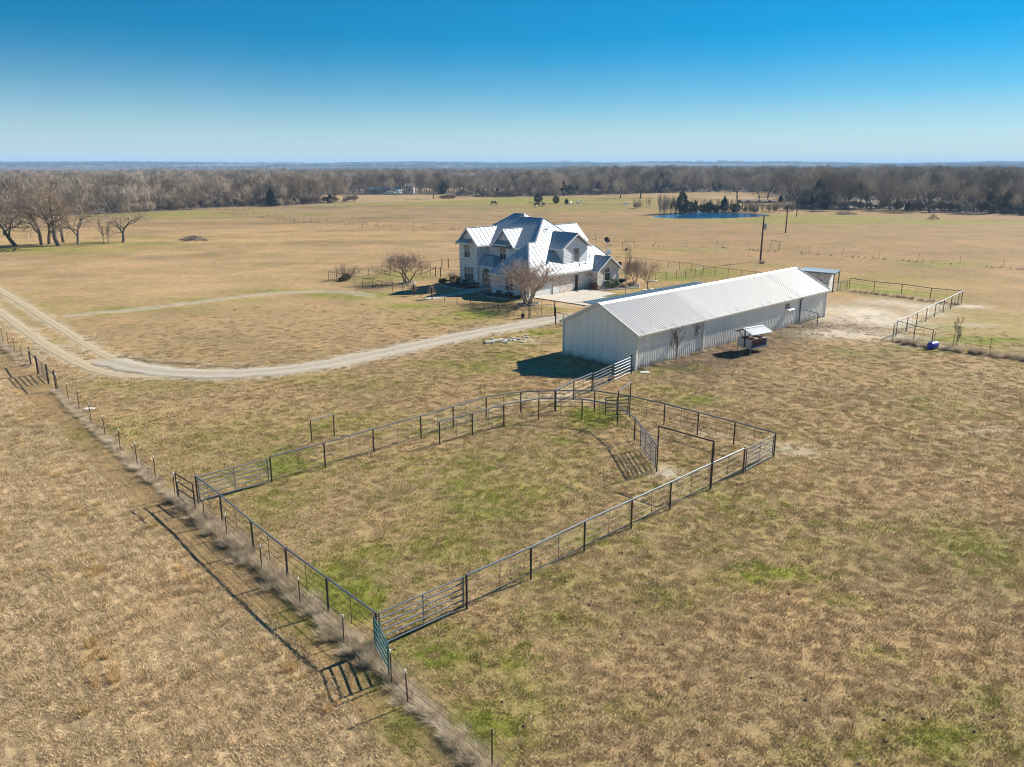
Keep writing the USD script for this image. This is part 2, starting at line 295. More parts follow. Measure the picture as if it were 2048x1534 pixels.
stone_mat('limestone', (0.62, 0.61, 0.59), [(0.1, (0.68, 0.65, 0.60)), (0.5, (0.80, 0.78, 0.74)), (0.8, (0.84, 0.82, 0.79)), (0.95, (0.56, 0.48, 0.40))], 0.42, 0.75)
stone_mat('rustic_stone', (0.70, 0.66, 0.60), [(0.05, (0.40, 0.28, 0.19)), (0.2, (0.64, 0.57, 0.48)), (0.5, (0.74, 0.69, 0.61)), (0.7, (0.56, 0.47, 0.38)), (0.9, (0.78, 0.74, 0.68))], 0.30, 0.9)

exec_rng = np.random.default_rng(7)
# ------------------------------------------------------------------ ground colours (what grows where), in world metres
TAN, BROWN, PINK, STRAW = np.array([.325, .230, .118]), np.array([.225, .155, .080]), np.array([.35, .238, .126]), np.array([.375, .270, .155])
GREEN, BRIGHT, PALE, SOIL, GOLD, FOREST = np.array([.215, .205, .045]), np.array([.19, .215, .03]), np.array([.50, .43, .335]), np.array([.13, .09, .06]), np.array([.38, .25, .105]), np.array([.16, .125, .10])
FENCE_L = [g(0, 690), g(130, 805), g(352, 998), g(560, 1168), g(755, 1298), g(815, 1370), g(985, 1534)]
def along_left(y):
    """x of the wire fence on the left at distance y."""
    P = np.array(sorted([tuple(p) for p in FENCE_L], key=lambda p: p[1])); d = (P[-1] - P[0]) / (P[-1] - P[0])[1]
    x = np.interp(y, P[:, 1], P[:, 0]); x = np.where(y > P[-1, 1], P[-1, 0] + (y - P[-1, 1]) * (P[-1, 0] - P[-2, 0]) / (P[-1, 1] - P[-2, 1]), x)
    return np.where(y < P[0, 1], P[0, 0] + (y - P[0, 1]) * (P[1, 0] - P[0, 0]) / (P[1, 1] - P[0, 1]), x)
def fb(x, y, s, o=4, seed=0): return meshkit.fbm(np.stack([x * s, y * s, np.full_like(x, seed * 3.7)], -1), o, seed)
def ell(cx, cy, rx, ry): # a surveyed ellipse: centre and half sizes on the ground
    c = g(cx, cy); return c[0], c[1], abs(g(cx + rx, cy)[0] - c[0]), max(abs(g(cx, cy - ry)[1] - g(cx, cy + ry)[1]) / 2, 0.4)
GREENS = [ell(*e) + (s,) for *e, s in [
    (560, 935, 90, 40, .55), (640, 1180, 60, 80, .8), (720, 1190, 60, 45, .95), (560, 1000, 70, 60, .5), (960, 1000, 130, 60, .75), (1060, 985, 90, 45, .6), (900, 1090, 160, 60, .55), (760, 1120, 120, 60, .5),
    (980, 930, 160, 40, .4), (1190, 835, 60, 22, .9), (1240, 800, 50, 14, .5), (1390, 800, 60, 12, .7), (1330, 780, 60, 10, .5), (1130, 880, 40, 10, .5), (1170, 910, 40, 14, .5),
    (900, 1310, 120, 60, .75), (1010, 1330, 90, 50, .6), (830, 1430, 80, 70, .6), (960, 1450, 120, 70, .65), (1100, 1250, 120, 50, .45), (760, 1350, 40, 60, .6), (1120, 1160, 110, 30, .45), (1210, 1080, 110, 26, .4),
    (1060, 1400, 100, 60, .4), (1530, 1148, 110, 22, .75), (1330, 1200, 80, 30, .35), (1690, 1200, 50, 20, .5), (1960, 1100, 130, 60, .6), (1900, 1480, 160, 60, .65), (1700, 1500, 160, 30, .45), (1980, 1400, 100, 60, .4), (1760, 1310, 60, 20, .4), (1290, 1420, 80, 30, .35),
    (960, 735, 60, 16, .7), (880, 730, 60, 12, .55), (1020, 685, 90, 14, .55), (1080, 665, 60, 8, .8), (1010, 712, 60, 12, .6), (640, 760, 120, 14, .4), (760, 770, 110, 16, .35), (560, 745, 100, 6, .5),
    (950, 628, 70, 16, .9), (890, 640, 60, 10, .55), (820, 612, 90, 8, .7), (740, 592, 60, 8, .85), (660, 590, 60, 6, .6), (570, 582, 120, 5, .65), (430, 600, 140, 6, .55), (270, 618, 120, 6, .55), (180, 628, 60, 5, .4),
    (800, 553, 70, 9, .75), (740, 560, 40, 6, .6), (1010, 600, 40, 6, .4), (1110, 618, 30, 5, .8),
    (1420, 545, 60, 12, .95), (1350, 556, 60, 8, .9), (1330, 548, 40, 6, .8), (1240, 590, 50, 6, .7), (1290, 580, 40, 6, .5), (1720, 572, 60, 10, .9), (1800, 585, 90, 8, .9), (1880, 592, 50, 6, .8), (1740, 628, 40, 5, .7),
    (1560, 668, 36, 10, .95), (1610, 655, 25, 7, .9), (1360, 735, 60, 8, .9), (1300, 745, 40, 8, .6), (1640, 640, 24, 6, .7),
    (1890, 655, 60, 8, .8), (1830, 650, 50, 10, .75), (1960, 680, 120, 12, .75), (1800, 560, 140, 14, .4), (1890, 528, 80, 6, .75), (1850, 700, 90, 8, .5), (1700, 705, 60, 10, .5), (1980, 640, 90, 40, .35),
    (60, 500, 240, 8, .8), (230, 487, 150, 5, .75), (320, 475, 120, 3, .4), (330, 428, 220, 7, .75), (480, 425, 120, 4, .5), (820, 404, 320, 6, .85), (1060, 402, 300, 9, .85), (900, 412, 260, 3, .5), (1180, 415, 200, 6, .5), (1400, 436, 120, 3, .9), (1640, 440, 260, 8, .85), (1900, 445, 200, 5, .8), (1600, 432, 120, 4, .7),
    (610, 430, 120, 3, .4), (1380, 500, 110, 5, .4), (1130, 420, 200, 4, .4), (1540, 530, 60, 4, .4), (80, 620, 60, 20, .35), (100, 690, 60, 20, .3), (60, 590, 14, 12, .5), (300, 770, 160, 14, .35), (250, 860, 120, 30, .35), (420, 880, 130, 40, .3), (700, 850, 160, 30, .3)]]
BARES = [ell(*e) + (s,) for *e, s in [(1720, 625, 85, 18, .9), (1660, 640, 45, 14, .7), (1760, 640, 85, 18, 1.0), (1700, 668, 100, 12, .95), (1780, 606, 70, 10, .6), (1840, 612, 60, 8, .75), (1850, 625, 40, 10, .7), (1790, 675, 60, 8, .8), (1940, 613, 30, 4, .8), (1660, 620, 30, 10, .7), (1850, 690, 60, 6, .45), (1945, 650, 60, 5, .35),
    (1330, 945, 28, 12, .85), (1100, 790, 60, 6, .5), (1160, 800, 50, 6, .5), (1010, 810, 30, 4, .4), (1060, 800, 40, 5, .5), (1090, 740, 60, 8, .3), (1580, 900, 60, 16, .4), (1440, 870, 60, 8, .35), (1260, 742, 30, 4, .5), (1980, 860, 60, 10, .35), (200, 755, 90, 7, .2), (110, 700, 60, 20, .3), (1050, 682, 50, 5, .5), (1140, 610, 50, 5, .3)]]
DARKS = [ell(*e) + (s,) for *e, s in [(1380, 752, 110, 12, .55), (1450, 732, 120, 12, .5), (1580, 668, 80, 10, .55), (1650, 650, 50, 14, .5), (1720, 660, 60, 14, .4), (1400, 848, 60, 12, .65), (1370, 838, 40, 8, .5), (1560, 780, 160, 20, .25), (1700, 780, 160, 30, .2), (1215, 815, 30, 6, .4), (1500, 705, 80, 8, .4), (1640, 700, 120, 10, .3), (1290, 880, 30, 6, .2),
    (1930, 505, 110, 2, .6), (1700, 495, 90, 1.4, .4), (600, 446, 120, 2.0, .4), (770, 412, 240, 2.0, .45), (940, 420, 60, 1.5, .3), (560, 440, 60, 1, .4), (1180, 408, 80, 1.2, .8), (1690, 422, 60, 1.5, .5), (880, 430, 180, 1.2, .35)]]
def blob(x, y, E, rough=True, w=None):
    o = np.zeros_like(x)
    for cx_, cy_, rx, ry, s in E:
        m = (np.abs(x - cx_) < 2.2 * rx) & (np.abs(y - cy_) < 2.2 * ry)
        if m.any(): o[m] = np.maximum(o[m], s * np.exp(-1.1 * (((x[m] - cx_) / rx) ** 2 + ((y[m] - cy_) / ry) ** 2)))
    return o
# field edge towards the woods, as a line across the ground
_edge = [(-900, 430), (0, 432), (150, 431), (300, 425), (470, 414), (560, 413), (700, 405), (830, 400), (930, 396), (1040, 394), (1180, 391), (1290, 387), (1420, 384), (1545, 385), (1560, 398), (1590, 414), (1640, 420), (1760, 420), (1850, 424), (2048, 431), (2500, 440)]
EDGE = np.array([g(*e) for e in _edge]); EDGE_A, EDGE_R = np.arctan2(EDGE[:, 0], EDGE[:, 1]), np.hypot(EDGE[:, 0], EDGE[:, 1])
def woods(x, y):
    """How many metres beyond the field's edge (negative: in the field)."""
    return np.hypot(x, y) - np.interp(np.arctan2(x, y), EDGE_A, EDGE_R)
CLEAR = []   # openings in the woods: x, y, radius
def in_drive(x, y): return np.zeros(np.shape(x))
def rows(x, y): return fb((along_left(y) - x) * 1.5, y * .45, 1.0, 3, 12)
def swath(x, y):
    d = along_left(y) - x
    return .5 + .24 * np.sin(d * 2 * math.pi / .55 + 4 * fb(d * .12, y * .05, 1.0, 2, 18)) + .9 * (fb(d * 2.2, y * .35, 1.0, 3, 17) - .5)
def masks(x, y):
    x, y = np.asarray(x, float), np.asarray(y, float)
    r = np.hypot(x, y)
    n1, n2, n3 = fb(x, y, .09, 4, 1), fb(x, y, .45, 4, 2), fb(x, y, 2.2, 3, 3)
    left = ss(0.3, -0.3, x - along_left(y) + (n3 - .5) * .8)
    gr = blob(x, y, GREENS); gr = gr * (0.75 + .7 * ss(.34, .60, n2 * .5 + n3 * .5)) + 0.30 * ss(.50, .70, n1) * ss(.45, .65, n2) * (1 - left)
    near_r = ss(85, 35, r) * (1 - left); gr = gr + near_r * 0.42 * ss(.36, .66, n2 * .4 + n3 * .6) * ss(.38, .60, n1)
    gr = np.clip(gr, 0, 1)
    bx_, by_ = (x - BO[0]) * math.cos(BA) + (y - BO[1]) * math.sin(BA), -(x - BO[0]) * math.sin(BA) + (y - BO[1]) * math.cos(BA)
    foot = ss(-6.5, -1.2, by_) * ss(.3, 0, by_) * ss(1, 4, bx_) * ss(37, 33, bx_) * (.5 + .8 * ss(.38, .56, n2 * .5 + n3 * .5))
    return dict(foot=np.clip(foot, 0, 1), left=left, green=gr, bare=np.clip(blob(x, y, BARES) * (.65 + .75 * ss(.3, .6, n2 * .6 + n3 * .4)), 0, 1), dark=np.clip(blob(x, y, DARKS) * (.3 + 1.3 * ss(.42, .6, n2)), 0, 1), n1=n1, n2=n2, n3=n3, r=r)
def tint(x, y, M=None):
    M = M or masks(x, y); n1, n2, n3, r = M['n1'], M['n2'], M['n3'], M['r']
    def mx(a, b, t): return a + (b - a) * np.asarray(t)[..., None]
    c = mx(BROWN * 1.42 + 0 * x[..., None], TAN * 1.06, ss(.28, .62, n2 * .6 + n3 * .4))
    far = ss(45, 125, y - 0.05 * x); wl = ss(10, -20, x - 0.02 * y)
    c = mx(c, PINK * 0.97, far * (.55 + .4 * wl))
    c = mx(c, TAN * np.array([1.04, .97, .90]), far * (1 - wl) * .8)
    c = mx(c, GOLD * np.array([1.02, 1.02, 1.15]), .6 * ss(115, 150, y) * ss(280, 220, y) * wl * ss(.35, .6, fb(x, y * 3, .012, 3, 9)))
    c = mx(c, np.array([.20, .135, .072]), .5 * ss(.50, .72, n1) * far); c = c * (1 - .18 * ss(150, 240, y))[..., None]
    st = fb(x + .4 * y, y * 6 - x * .8, .02, 4, 41); c = c * (1 + (st - .5) * .85 * ss(70, 130, r))[..., None]
    c = mx(c, np.array([.275, .178, .088]), .9 * ss(5, 50, x) * ss(95, 130, y) * ss(330, 240, y) * (.5 + .5 * ss(.35, .6, n1)))
    c = mx(c, STRAW * (0.72 + .2 * n3 + .40 * ss(.3, .7, swath(x, y)))[..., None], M['left'])
    dx = along_left(y) - x
    strip = M['left'] * ss(2.6, 2.2, dx + (n3 - .5) * .7) * ss(14, 22, y)
    c = mx(c, np.array([.25, .165, .075]), strip * .8)
    c = mx(c, GOLD * 1.1, M['left'] * (1 - strip) * ss(.62, .74, rows(x, y)) * .55)
    c = mx(c, GREEN, M['green'] * .95)
    c = mx(c, BRIGHT, ss(.68, 1.0, M['green']) * ss(150, 100, r) * .55)
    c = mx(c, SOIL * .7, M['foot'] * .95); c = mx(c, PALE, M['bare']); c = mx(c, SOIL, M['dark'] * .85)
    w = woods(x, y)
    c = mx(c, FOREST, ss(-2, 6, w + (n2 - .5) * 8)); 
    c = mx(c, np.array([.055, .05, .042]), ss(300, 900, w) * .55)
    c = mx(c, np.array([.30, .235, .13]), .7 * ss(.68, .74, fb(x, y * .5, .0016, 3, 31)) * ss(500, 800, w))
    for cx_, cy_, rr in CLEAR: c = mx(c, TAN, ss(rr, rr * .7, np.hypot(x - cx_, y - cy_)))
    return c
POND = None
_pond_px = [(1318, 432.5), (1345, 429.5), (1375, 428), (1400, 424), (1440, 425.5), (1480, 427), (1515, 429), (1522, 431), (1490, 433), (1440, 435.2), (1390, 436), (1350, 435.8), (1326, 434.5)]
POND = Polygon([tuple(g(*p)) for p in _pond_px]).buffer(2).buffer(-1.2)
def height(x, y):
    r = np.hypot(x, y); z = 0.0 * x
    a = np.arctan2(x, y)
    z = z + 5 * (meshkit.noise(np.stack([x * .0011, y * .0011, 0 * x + 5], -1), 4) - .6) * ss(500, 1500, r)
    ridge = 27 * (0.75 + .5 * (meshkit.noise(np.stack([a * 9, 0 * a + r * .0002, 0 * a], -1), 8) - .5) + .15 * (meshkit.noise(np.stack([a * 45, 0 * a, 0 * a + 2], -1), 9) - .5))
    z = z + ridge * ss(2600, 5200, r) - 8 * ss(900, 2000, r) * ss(3600, 2200, r)
    z = z - 60 * ss(7000, 16000, r)
    return z
CLEARP = [(470, 770, 395.5, 60), (610, 925, 378, 50), (520, 1500, 396, 26)]

# drive and track centre lines (surveyed)
def smooth_line(px, n=140):
    P = np.array([g(*p) for p in px]); t = np.r_[0, np.cumsum(np.linalg.norm(np.diff(P, axis=0), axis=1))]
    from scipy.interpolate import PchipInterpolator
    u = np.linspace(0, t[-1], n); return np.stack([PchipInterpolator(t, P[:, k])(u) for k in (0, 1)], 1)
DRIVE = smooth_line([(215, 722), (270, 735), (340, 745), (430, 749), (540, 743), (640, 731), (740, 711), (840, 690), (940, 669), (1040, 651), (1110, 638), (1140, 632.5)])
TRACK_A = smooth_line([(-120, 505), (-40, 556), (20, 592), (80, 630), (140, 668), (190, 700), (240, 722), (300, 738)])
TRACK_B = smooth_line([(-120, 540), (-60, 583), (0, 624), (50, 660), (100, 695), (150, 722), (200, 742), (260, 752), (340, 752)])
OLD = smooth_line([(150, 630), (260, 620), (380, 606), (480, 594), (570, 585), (660, 583), (740, 592)])
def line_dist(x, y, L):
    d = np.full(np.shape(x), 1e9)
    for i in range(0, len(L), 2): d = np.minimum(d, np.hypot(x - L[i, 0], y - L[i, 1]))
    return d
_tint0 = tint
def tint(x, y, M=None):
    c = _tint0(x, y, M); near = (np.hypot(x, y) < 140)
    if near.any():
        xs, ys = x[near], y[near]; n = fb(xs, ys, .9, 4, 21); cc = c[near]
        for L, w, col, s in ((DRIVE, 2.0, np.array([.40, .345, .265]), .85), (TRACK_A, 1.0, np.array([.40, .325, .215]), .95), (TRACK_B, 1.0, np.array([.40, .325, .215]), .95), (OLD, 1.1, PALE * .78, .6)):
            t = (ss(w * 1.35, w * .7, line_dist(xs, ys, L) + (n - .5) * 1.8) * s)[:, None]
            cc = cc + (col - cc) * t
        c[near] = cc
    return c

BO, BA = g(1270, 741), R(44)
# the ground as one sheet round the camera out past the ridge
_r = [0.0, 6.0]
while _r[-1] < 17000: _r.append(_r[-1] + max(0.16, min(_r[-1] * .0065, 90)) if _r[-1] < 900 else _r[-1] * 1.018)
_r = np.array(_r); _a = np.concatenate([np.linspace(-R(44), R(44), 420), np.linspace(R(44), R(360 - 44), 60)[1:-1]])
RR, AA = np.meshgrid(_r, _a, indexing='ij'); GX, GY = RR * np.sin(AA), RR * np.cos(AA)
CLEAR += [(g(px, py)[0] * 1, g(px, py)[1] * 1, rr) for _, px, py, rr in CLEARP]
GZ = height(GX, GY)
from shapely import contains_xy
_pm = POND.buffer(1.5); _in = contains_xy(_pm, GX.ravel(), GY.ravel()).reshape(GX.shape); GZ = np.where(_in, GZ - 1.2, GZ)
_nm = ss(150, 60, RR); GZ = GZ + _nm * (.05 * (fb(GX, GY, .5, 2, 51) - .5))
nr, na = RR.shape; ii, jj = np.meshgrid(np.arange(nr - 1), np.arange(na), indexing='ij'); jn = (jj + 1) % na
quads = np.stack([ii * na + jj, ii * na + jn, (ii + 1) * na + jn, (ii + 1) * na + jj], -1).reshape(-1, 4)[:, ::-1]
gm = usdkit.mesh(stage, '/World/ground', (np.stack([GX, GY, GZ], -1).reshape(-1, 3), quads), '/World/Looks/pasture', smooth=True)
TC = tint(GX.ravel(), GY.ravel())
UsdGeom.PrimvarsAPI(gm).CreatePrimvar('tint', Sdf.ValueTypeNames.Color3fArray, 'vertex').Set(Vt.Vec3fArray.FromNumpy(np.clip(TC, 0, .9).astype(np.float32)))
setd(gm.GetPrim(), kind='structure', label='winter pasture of dry tan grass with green patches')
def zg(x, y):
    x, y = np.atleast_1d(np.asarray(x, float)), np.atleast_1d(np.asarray(y, float)); r = np.hypot(x, y)
    return height(x, y) + ss(150, 60, r) * (.05 * (fb(x, y, .5, 2, 51) - .5))
def G3(px, py): p = g(px, py); return np.array([p[0], p[1], float(zg(*p)[0])])

def ribbon(name, L, w, matn, lift, seed, label=None, z_over=0.0, flat=1.0):
    d = np.gradient(L, axis=0); d /= np.linalg.norm(d, axis=1, keepdims=True); nrm = np.stack([-d[:, 1], d[:, 0]], 1)
    k = 13; s = np.linspace(-1, 1, k); n = len(L); q = np.arange(n)
    e0 = 1 + .22 * (meshkit.fbm(np.stack([q * .35, 0 * q, 0 * q + seed], -1), 4, seed) - .5) * 2; e1 = 1 + .22 * (meshkit.fbm(np.stack([q * .35, 0 * q, 0 * q + seed + 9], -1), 4, seed + 1) - .5) * 2
    off = s[None] * w / 2 * np.where(s[None] < 0, e0[:, None], e1[:, None])
    X = L[:, None, 0] + nrm[:, None, 0] * off; Y = L[:, None, 1] + nrm[:, None, 1] * off
    crown = .05 * flat * (1 - s[None] ** 2)
    Z = zg(X.ravel(), Y.ravel()).reshape(X.shape) * .3 + lift + crown + z_over
    Z[:, [0, -1]] -= .09 * flat
    i, j = np.meshgrid(np.arange(n - 1), np.arange(k - 1), indexing='ij'); a = i * k + j
    o = put(name, (np.stack([X, Y, Z], -1).reshape(-1, 3), np.stack([a, a + 1, a + k + 1, a + k], -1).reshape(-1, 4)), matn, smooth=True, kind='structure', label=label)
    wr = np.exp(-((np.abs(s) - .52) / .24) ** 2)[None] + 0 * X
    UsdGeom.PrimvarsAPI(o).CreatePrimvar('wear', Sdf.ValueTypeNames.FloatArray, 'vertex').Set(Vt.FloatArray.FromNumpy(np.ascontiguousarray(wr.ravel(), np.float32)))
    return o
ribbon('gravel_driveway', DRIVE, 2.9, 'gravel', .05, 3, 'pale gravel driveway curving to the house')
ribbon('wheel_track', TRACK_A, 1.0, 'track', .016, 5, flat=.3); ribbon('wheel_track', TRACK_B, 1.1, 'track', .02, 6, flat=.3)
# concrete pad before the garage, in slabs
HO = g(1058, 598); HA = R(46); HU, HV = np.array([math.cos(HA), math.sin(HA)]), np.array([-math.sin(HA), math.cos(HA)])
def hw(u, v, z=0): p = HO + u * HU + v * HV; return np.array([p[0], p[1], z])
xs_, ys_ = [.9, 4.1, 7.3, 10.6], [-8.3, -5.6, -2.9, -.12]
pad = thing('concrete_pad', 'pale concrete parking pad before the garage wall', 'parking pad'); pad.SetCustomDataByKey('kind', 'structure')
for a, b in zip(xs_, xs_[1:]):
    for c, d in zip(ys_, ys_[1:]):
        if a > 7 and c < -6: continue
        MB().plate([hw(a + .01, c + .01, .10), hw(b - .01, c + .01, .10), hw(b - .01, d - .01, .10), hw(a + .01, d - .01, .10)], .2).put('slab', 'concrete', pad)
# pond
pv, pf = trimesh.creation.triangulate_polygon(POND.buffer(1.2), engine='earcut')
put('pond_water', (np.c_[pv, np.full(len(pv), -.07)], pf), 'pond_water', kind='structure', label='blue pond before the trees')

# ------------------------------------------------------------------ the house (local axes: u along the garage wall, v to the left and back)
house = thing('farm_house', 'two storey white stone farmhouse with steep metal roof and gables', 'house', (HO[0], HO[1], 0), HA)
WALL_T = .22
def hwall(name, matn, plane, at, poly, holes=(), parent=house, sign=1, **k):
    """plane 'u': wall at u=at running in v; plane 'v': wall at v=at running in u. sign: which way the thickness goes."""
    to3 = (lambda a, z, d: (at + sign * d, a, z)) if plane == 'u' else (lambda a, z, d: (a, at + sign * d, z))
    return wallpanel(poly, holes, to3, WALL_T).put(name, matn, parent, **k)
def window(parent, plane, at, a0, a1, z0, z1, out, nx=2, shade=.5, arch=False, rows=2, framew=.09):
    """A framed window set in its opening; out: -1 or +1 along the wall's axis towards the outside."""
    T = (lambda a, d, z: (at + out * d, a, z)) if plane == 'u' else (lambda a, d, z: (a, at + out * d, z))
    def bx(mb, a, b, d0, d1, c, e):
        p, q = T(a, d0, c), T(b, d1, e); return mb.box(tuple(np.minimum(p, q)), tuple(np.maximum(p, q)))
    m = MB(); w = framew
    bx(m, a0 - w, a0, -.06, .045, z0 - w, z1 + w); bx(m, a1, a1 + w, -.06, .045, z0 - w, z1 + w); bx(m, a0, a1, -.06, .045, z1, z1 + w); bx(m, a0 - w - .04, a1 + w + .04, -.06, .08, z0 - w - .05, z0 - .001)
    fr = m.put('window', 'trim_white', parent)
    m = MB(); n = nx
    for i in range(1, n): x = a0 + (a1 - a0) * i / n; bx(m, x - .035, x + .035, -.07, .0, z0, z1)
    if rows == 2: bx(m, a0, a1, -.072, -.002, (z0 + z1) / 2 - .03, (z0 + z1) / 2 + .03)
    if n > 1 or rows == 2: m.put('mullion', 'trim_white', fr)
    for i in range(n):
        xa, xb = a0 + (a1 - a0) * i / n, a0 + (a1 - a0) * (i + 1) / n
        for (c, e) in ([(z0, (z0 + z1) / 2), ((z0 + z1) / 2, z1)] if rows == 2 else [(z0, z1)]):
            up = e == z1 and shade > 0 and rows == 2
            m = MB(); bx(m, xa + .01, xb - .01, -.10, -.085, c + .005, e - .005); m.put('blind' if up else 'pane', 'shade_cloth' if up else 'glass_dark', fr)
    return fr
EZ = 5.63
# garage wing
hwall('wall', 'limestone', 'u', 0, [(0, -.3), (6.55, -.3), (6.55, 2.62), (0, 2.62)], [rect(2.74, 4.06, .70, 2.52)], label='shaded white stone end wall of the garage')
window(house, 'u', 0, 2.74, 4.06, .70, 2.52, -1, nx=2)
hwall('wall', 'limestone', 'v', 0, [(WALL_T + .003, -.3), (5.8, -.3), (5.8, 2.62), (WALL_T + .003, 2.62)], [rect(.75, 4.5, .1, 2.2)], label='sunlit garage front wall')
hwall('wall', 'rustic_stone', 'v', -.012, [(5.803, -.3), (12.1, -.3), (12.1, 2.62), (5.803, 2.62)], [rect(8.7, 9.55, .08, 2.12)], label='tan and white rubble stone wall around the brown door')
gd = MB()
for i in range(4): gd.box((.76, .06, .1 + i * .525), (4.49, .10, .1 + i * .525 + .515))
gdo = gd.put('garage_door', 'trim_white', house, label='wide white sectional garage door')
MB().box((.6, -.03, .1), (.75, .1, 2.35)).box((4.5, -.03, .1), (4.65, .1, 2.35)).box((.751, -.03, 2.2), (4.499, .1, 2.35)).put('door_frame', 'trim_white', gdo)
do = MB().box((8.74, .05, .1), (9.51, .10, 2.08)).put('door', 'dark_wood', house, label='dark brown wooden side door')
MB().box((8.60, -.05, .08), (8.70, .04, 2.2)).box((9.55, -.05, .08), (9.65, .04, 2.2)).box((8.701, -.05, 2.12), (9.549, .04, 2.2)).put('door_frame', 'trim_white', do)
MB().box((8.85, .04, 1.45), (9.15, .049, 1.9)).put('pane', 'glass_dark', do)
MB().box((8.40, -.16, 1.75), (8.52, -.02, 2.0)).tube([(8.46, -.09, 2.0), (8.46, -.09, 2.08)], [.07, .01], 6).put('wall_lamp', 'far_white', house)
MB().box((8.4, -.9, .1), (9.9, -.012, .16)).put('door_step', 'concrete', house)
# main block, left wing
hwall('wall', 'limestone', 'u', 3.7, [(6.56, -.2), (11.0, -.2), (11.0, EZ), (9.75, EZ), (7.85, 7.75), (5.95, EZ), (2.6, EZ), (2.6, 2.7), (6.56, 2.7)], [rect(7.63, 8.71, 3.92, 5.55), rect(8.1, 9.0, .35, 2.5)], label='recessed white stone front wall with a small gable')
window(house, 'u', 3.7, 7.63, 8.71, 3.92, 5.55, -1, nx=2)
hwall('wall', 'limestone', 'u', 1.7, [(11.0, -.2), (14.55, -.2), (14.55, EZ), (12.77, 7.6), (11.0, EZ)], [rect(12.43, 13.47, 3.98, 5.70), rect(11.75, 13.55, 1.0, 2.72)], label='gabled white stone wall of the left wing')
window(house, 'u', 1.7, 12.43, 13.47, 3.98, 5.70, -1, nx=2); window(house, 'u', 1.7, 11.75, 13.55, 1.0, 2.72, -1, nx=3)
hwall('wall', 'limestone', 'v', 11.0, [(1.7 + WALL_T + .003, -.2), (3.7, -.2), (3.7, EZ), (1.7 + WALL_T + .003, EZ)])
hwall('wall', 'limestone', 'v', 14.33, [(1.7 + WALL_T + .003, -.2), (12, -.2), (12, EZ), (1.7 + WALL_T + .003, EZ)])
hwall('wall', 'limestone', 'v', 16, [(3.7, -.2), (15, -.2), (15, EZ), (3.7, EZ)]); hwall('wall', 'limestone', 'u', 15, [(10.5, -.2), (15.9, -.2), (15.9, 4.5), (10.5, 4.5)])
# hall behind the garage ridge, right wing walls
hwall('wall', 'siding_white', 'u', 17.6, [(-.0, -.2), (6.5, -.2), (6.5, 2.6), (0, 2.6)]); hwall('wall', 'rustic_stone', 'v', .0, [(16.78, -.2), (17.6, -.2), (17.6, 2.6), (16.78, 2.6)])
hwall('wall', 'siding_white', 'u', 20.0, [(7.2, -.2), (12, -.2), (12, 5.3), (9.5, 7.6), (7.2, 5.3)]); hwall('wall', 'siding_white', 'v', 7.45, [(14.5, -.2), (19.99, -.2), (19.99, 5.3), (14.5, 5.3)])
# stone gable room on the right
hwall('wall', 'rustic_stone', 'v', -1.2, [(12.1, -.3), (16.78, -.3), (16.78, 2.45), (14.42, 4.0), (12.1, 2.45)], [rect(13.65, 14.75, 1.0, 1.98), [(13.65, 2.12), (14.75, 2.12), (14.75, 2.4), (14.55, 2.58), (14.2, 2.66), (13.85, 2.58), (13.65, 2.4)]], label='rubble stone gable wall with an arched window')
hwall('wall', 'rustic_stone', 'u', 12.1, [(-.98, -.3), (-.012, -.3), (-.012, 2.45), (-.98, 2.45)]); hwall('wall', 'rustic_stone', 'u', 16.56, [(-.98, -.3), (-.0, -.3), (-.0, 2.45), (-.98, 2.45)])
window(house, 'v', -1.2, 13.65, 14.75, 1.0, 1.98, -1, nx=1, rows=1, shade=0, framew=.06)
aw = wallpanel([(13.66, 2.13), (14.74, 2.13), (14.74, 2.4), (14.55, 2.57), (14.2, 2.65), (13.85, 2.57), (13.66, 2.4)], [], lambda a, z, d: (a, -1.08 - d, z), .015).put('arched_window', 'glass_dark', house)
MB().box((14.17, -1.13, 2.13), (14.23, -1.096, 2.64)).put('mullion', 'trim_white', aw)
# porch with its arch
arch = [(8.85, .1)] + [(9.65 + .8 * math.cos(t), 2.0 + .75 * math.sin(t)) for t in np.linspace(0, math.pi, 13)][::1]
arch = [(8.85, -.1)] + [(9.65 - .8 * math.cos(t), 2.0 + .75 * math.sin(t)) for t in np.linspace(0, math.pi, 13)] + [(10.45, -.1)]
hwall('porch_wall', 'limestone', 'u', 2.0, [(8.2, -.2), (10.998, -.2), (10.998, 3.05), (8.2, 3.05)], [arch], label='stone porch front with a round arch')
hwall('porch_wall', 'limestone', 'v', 8.2, [(2.0 + WALL_T + .003, -.2), (3.69, -.2), (3.69, 3.05), (2.0 + WALL_T + .003, 3.05)])
MB().box((3.74, 8.12, .36), (3.80, 8.98, 2.48)).put('front_door', 'dark_wood', house)
# roofs: each slope a part with its seams
def roof(name, poly, down, seam=.78, **k):
    r = MB().plate(poly, .10).put(name, 'roof_metal', house, **k)
    sheet_ribs(poly, down, seam, .26, .04, cap=.16).put('seams', 'roof_seam', r); return r
Fz = lambda v: 3.1 + v
Lz = lambda u: 3.526 + .607 * u
A_ = (9.28, 6.06, 9.16)
roof('roof', [(-.4, -.4, 2.7), (18.2, -.4, 2.7), (15.6, 2.3, 5.4), (13.92, 2.3, 5.4), A_, (4.8, 3.34, 6.44), (3.44, 3.34, 6.44)], (0, -1, -1), label='large sunlit metal roof slope over the garage')
roof('roof', [(-.4, -.4, 2.7), (3.44, 3.34, 6.44), (-.4, 6.85, 2.7)], (-1, 0, -.97), label='shaded triangular hip end of the garage roof')
roof('roof', [(-.4, 6.85, 2.7), (3.44, 3.34, 6.44), (3.69, 3.34, 6.44), (3.69, 6.85, 2.7)], (0, 1, -1))
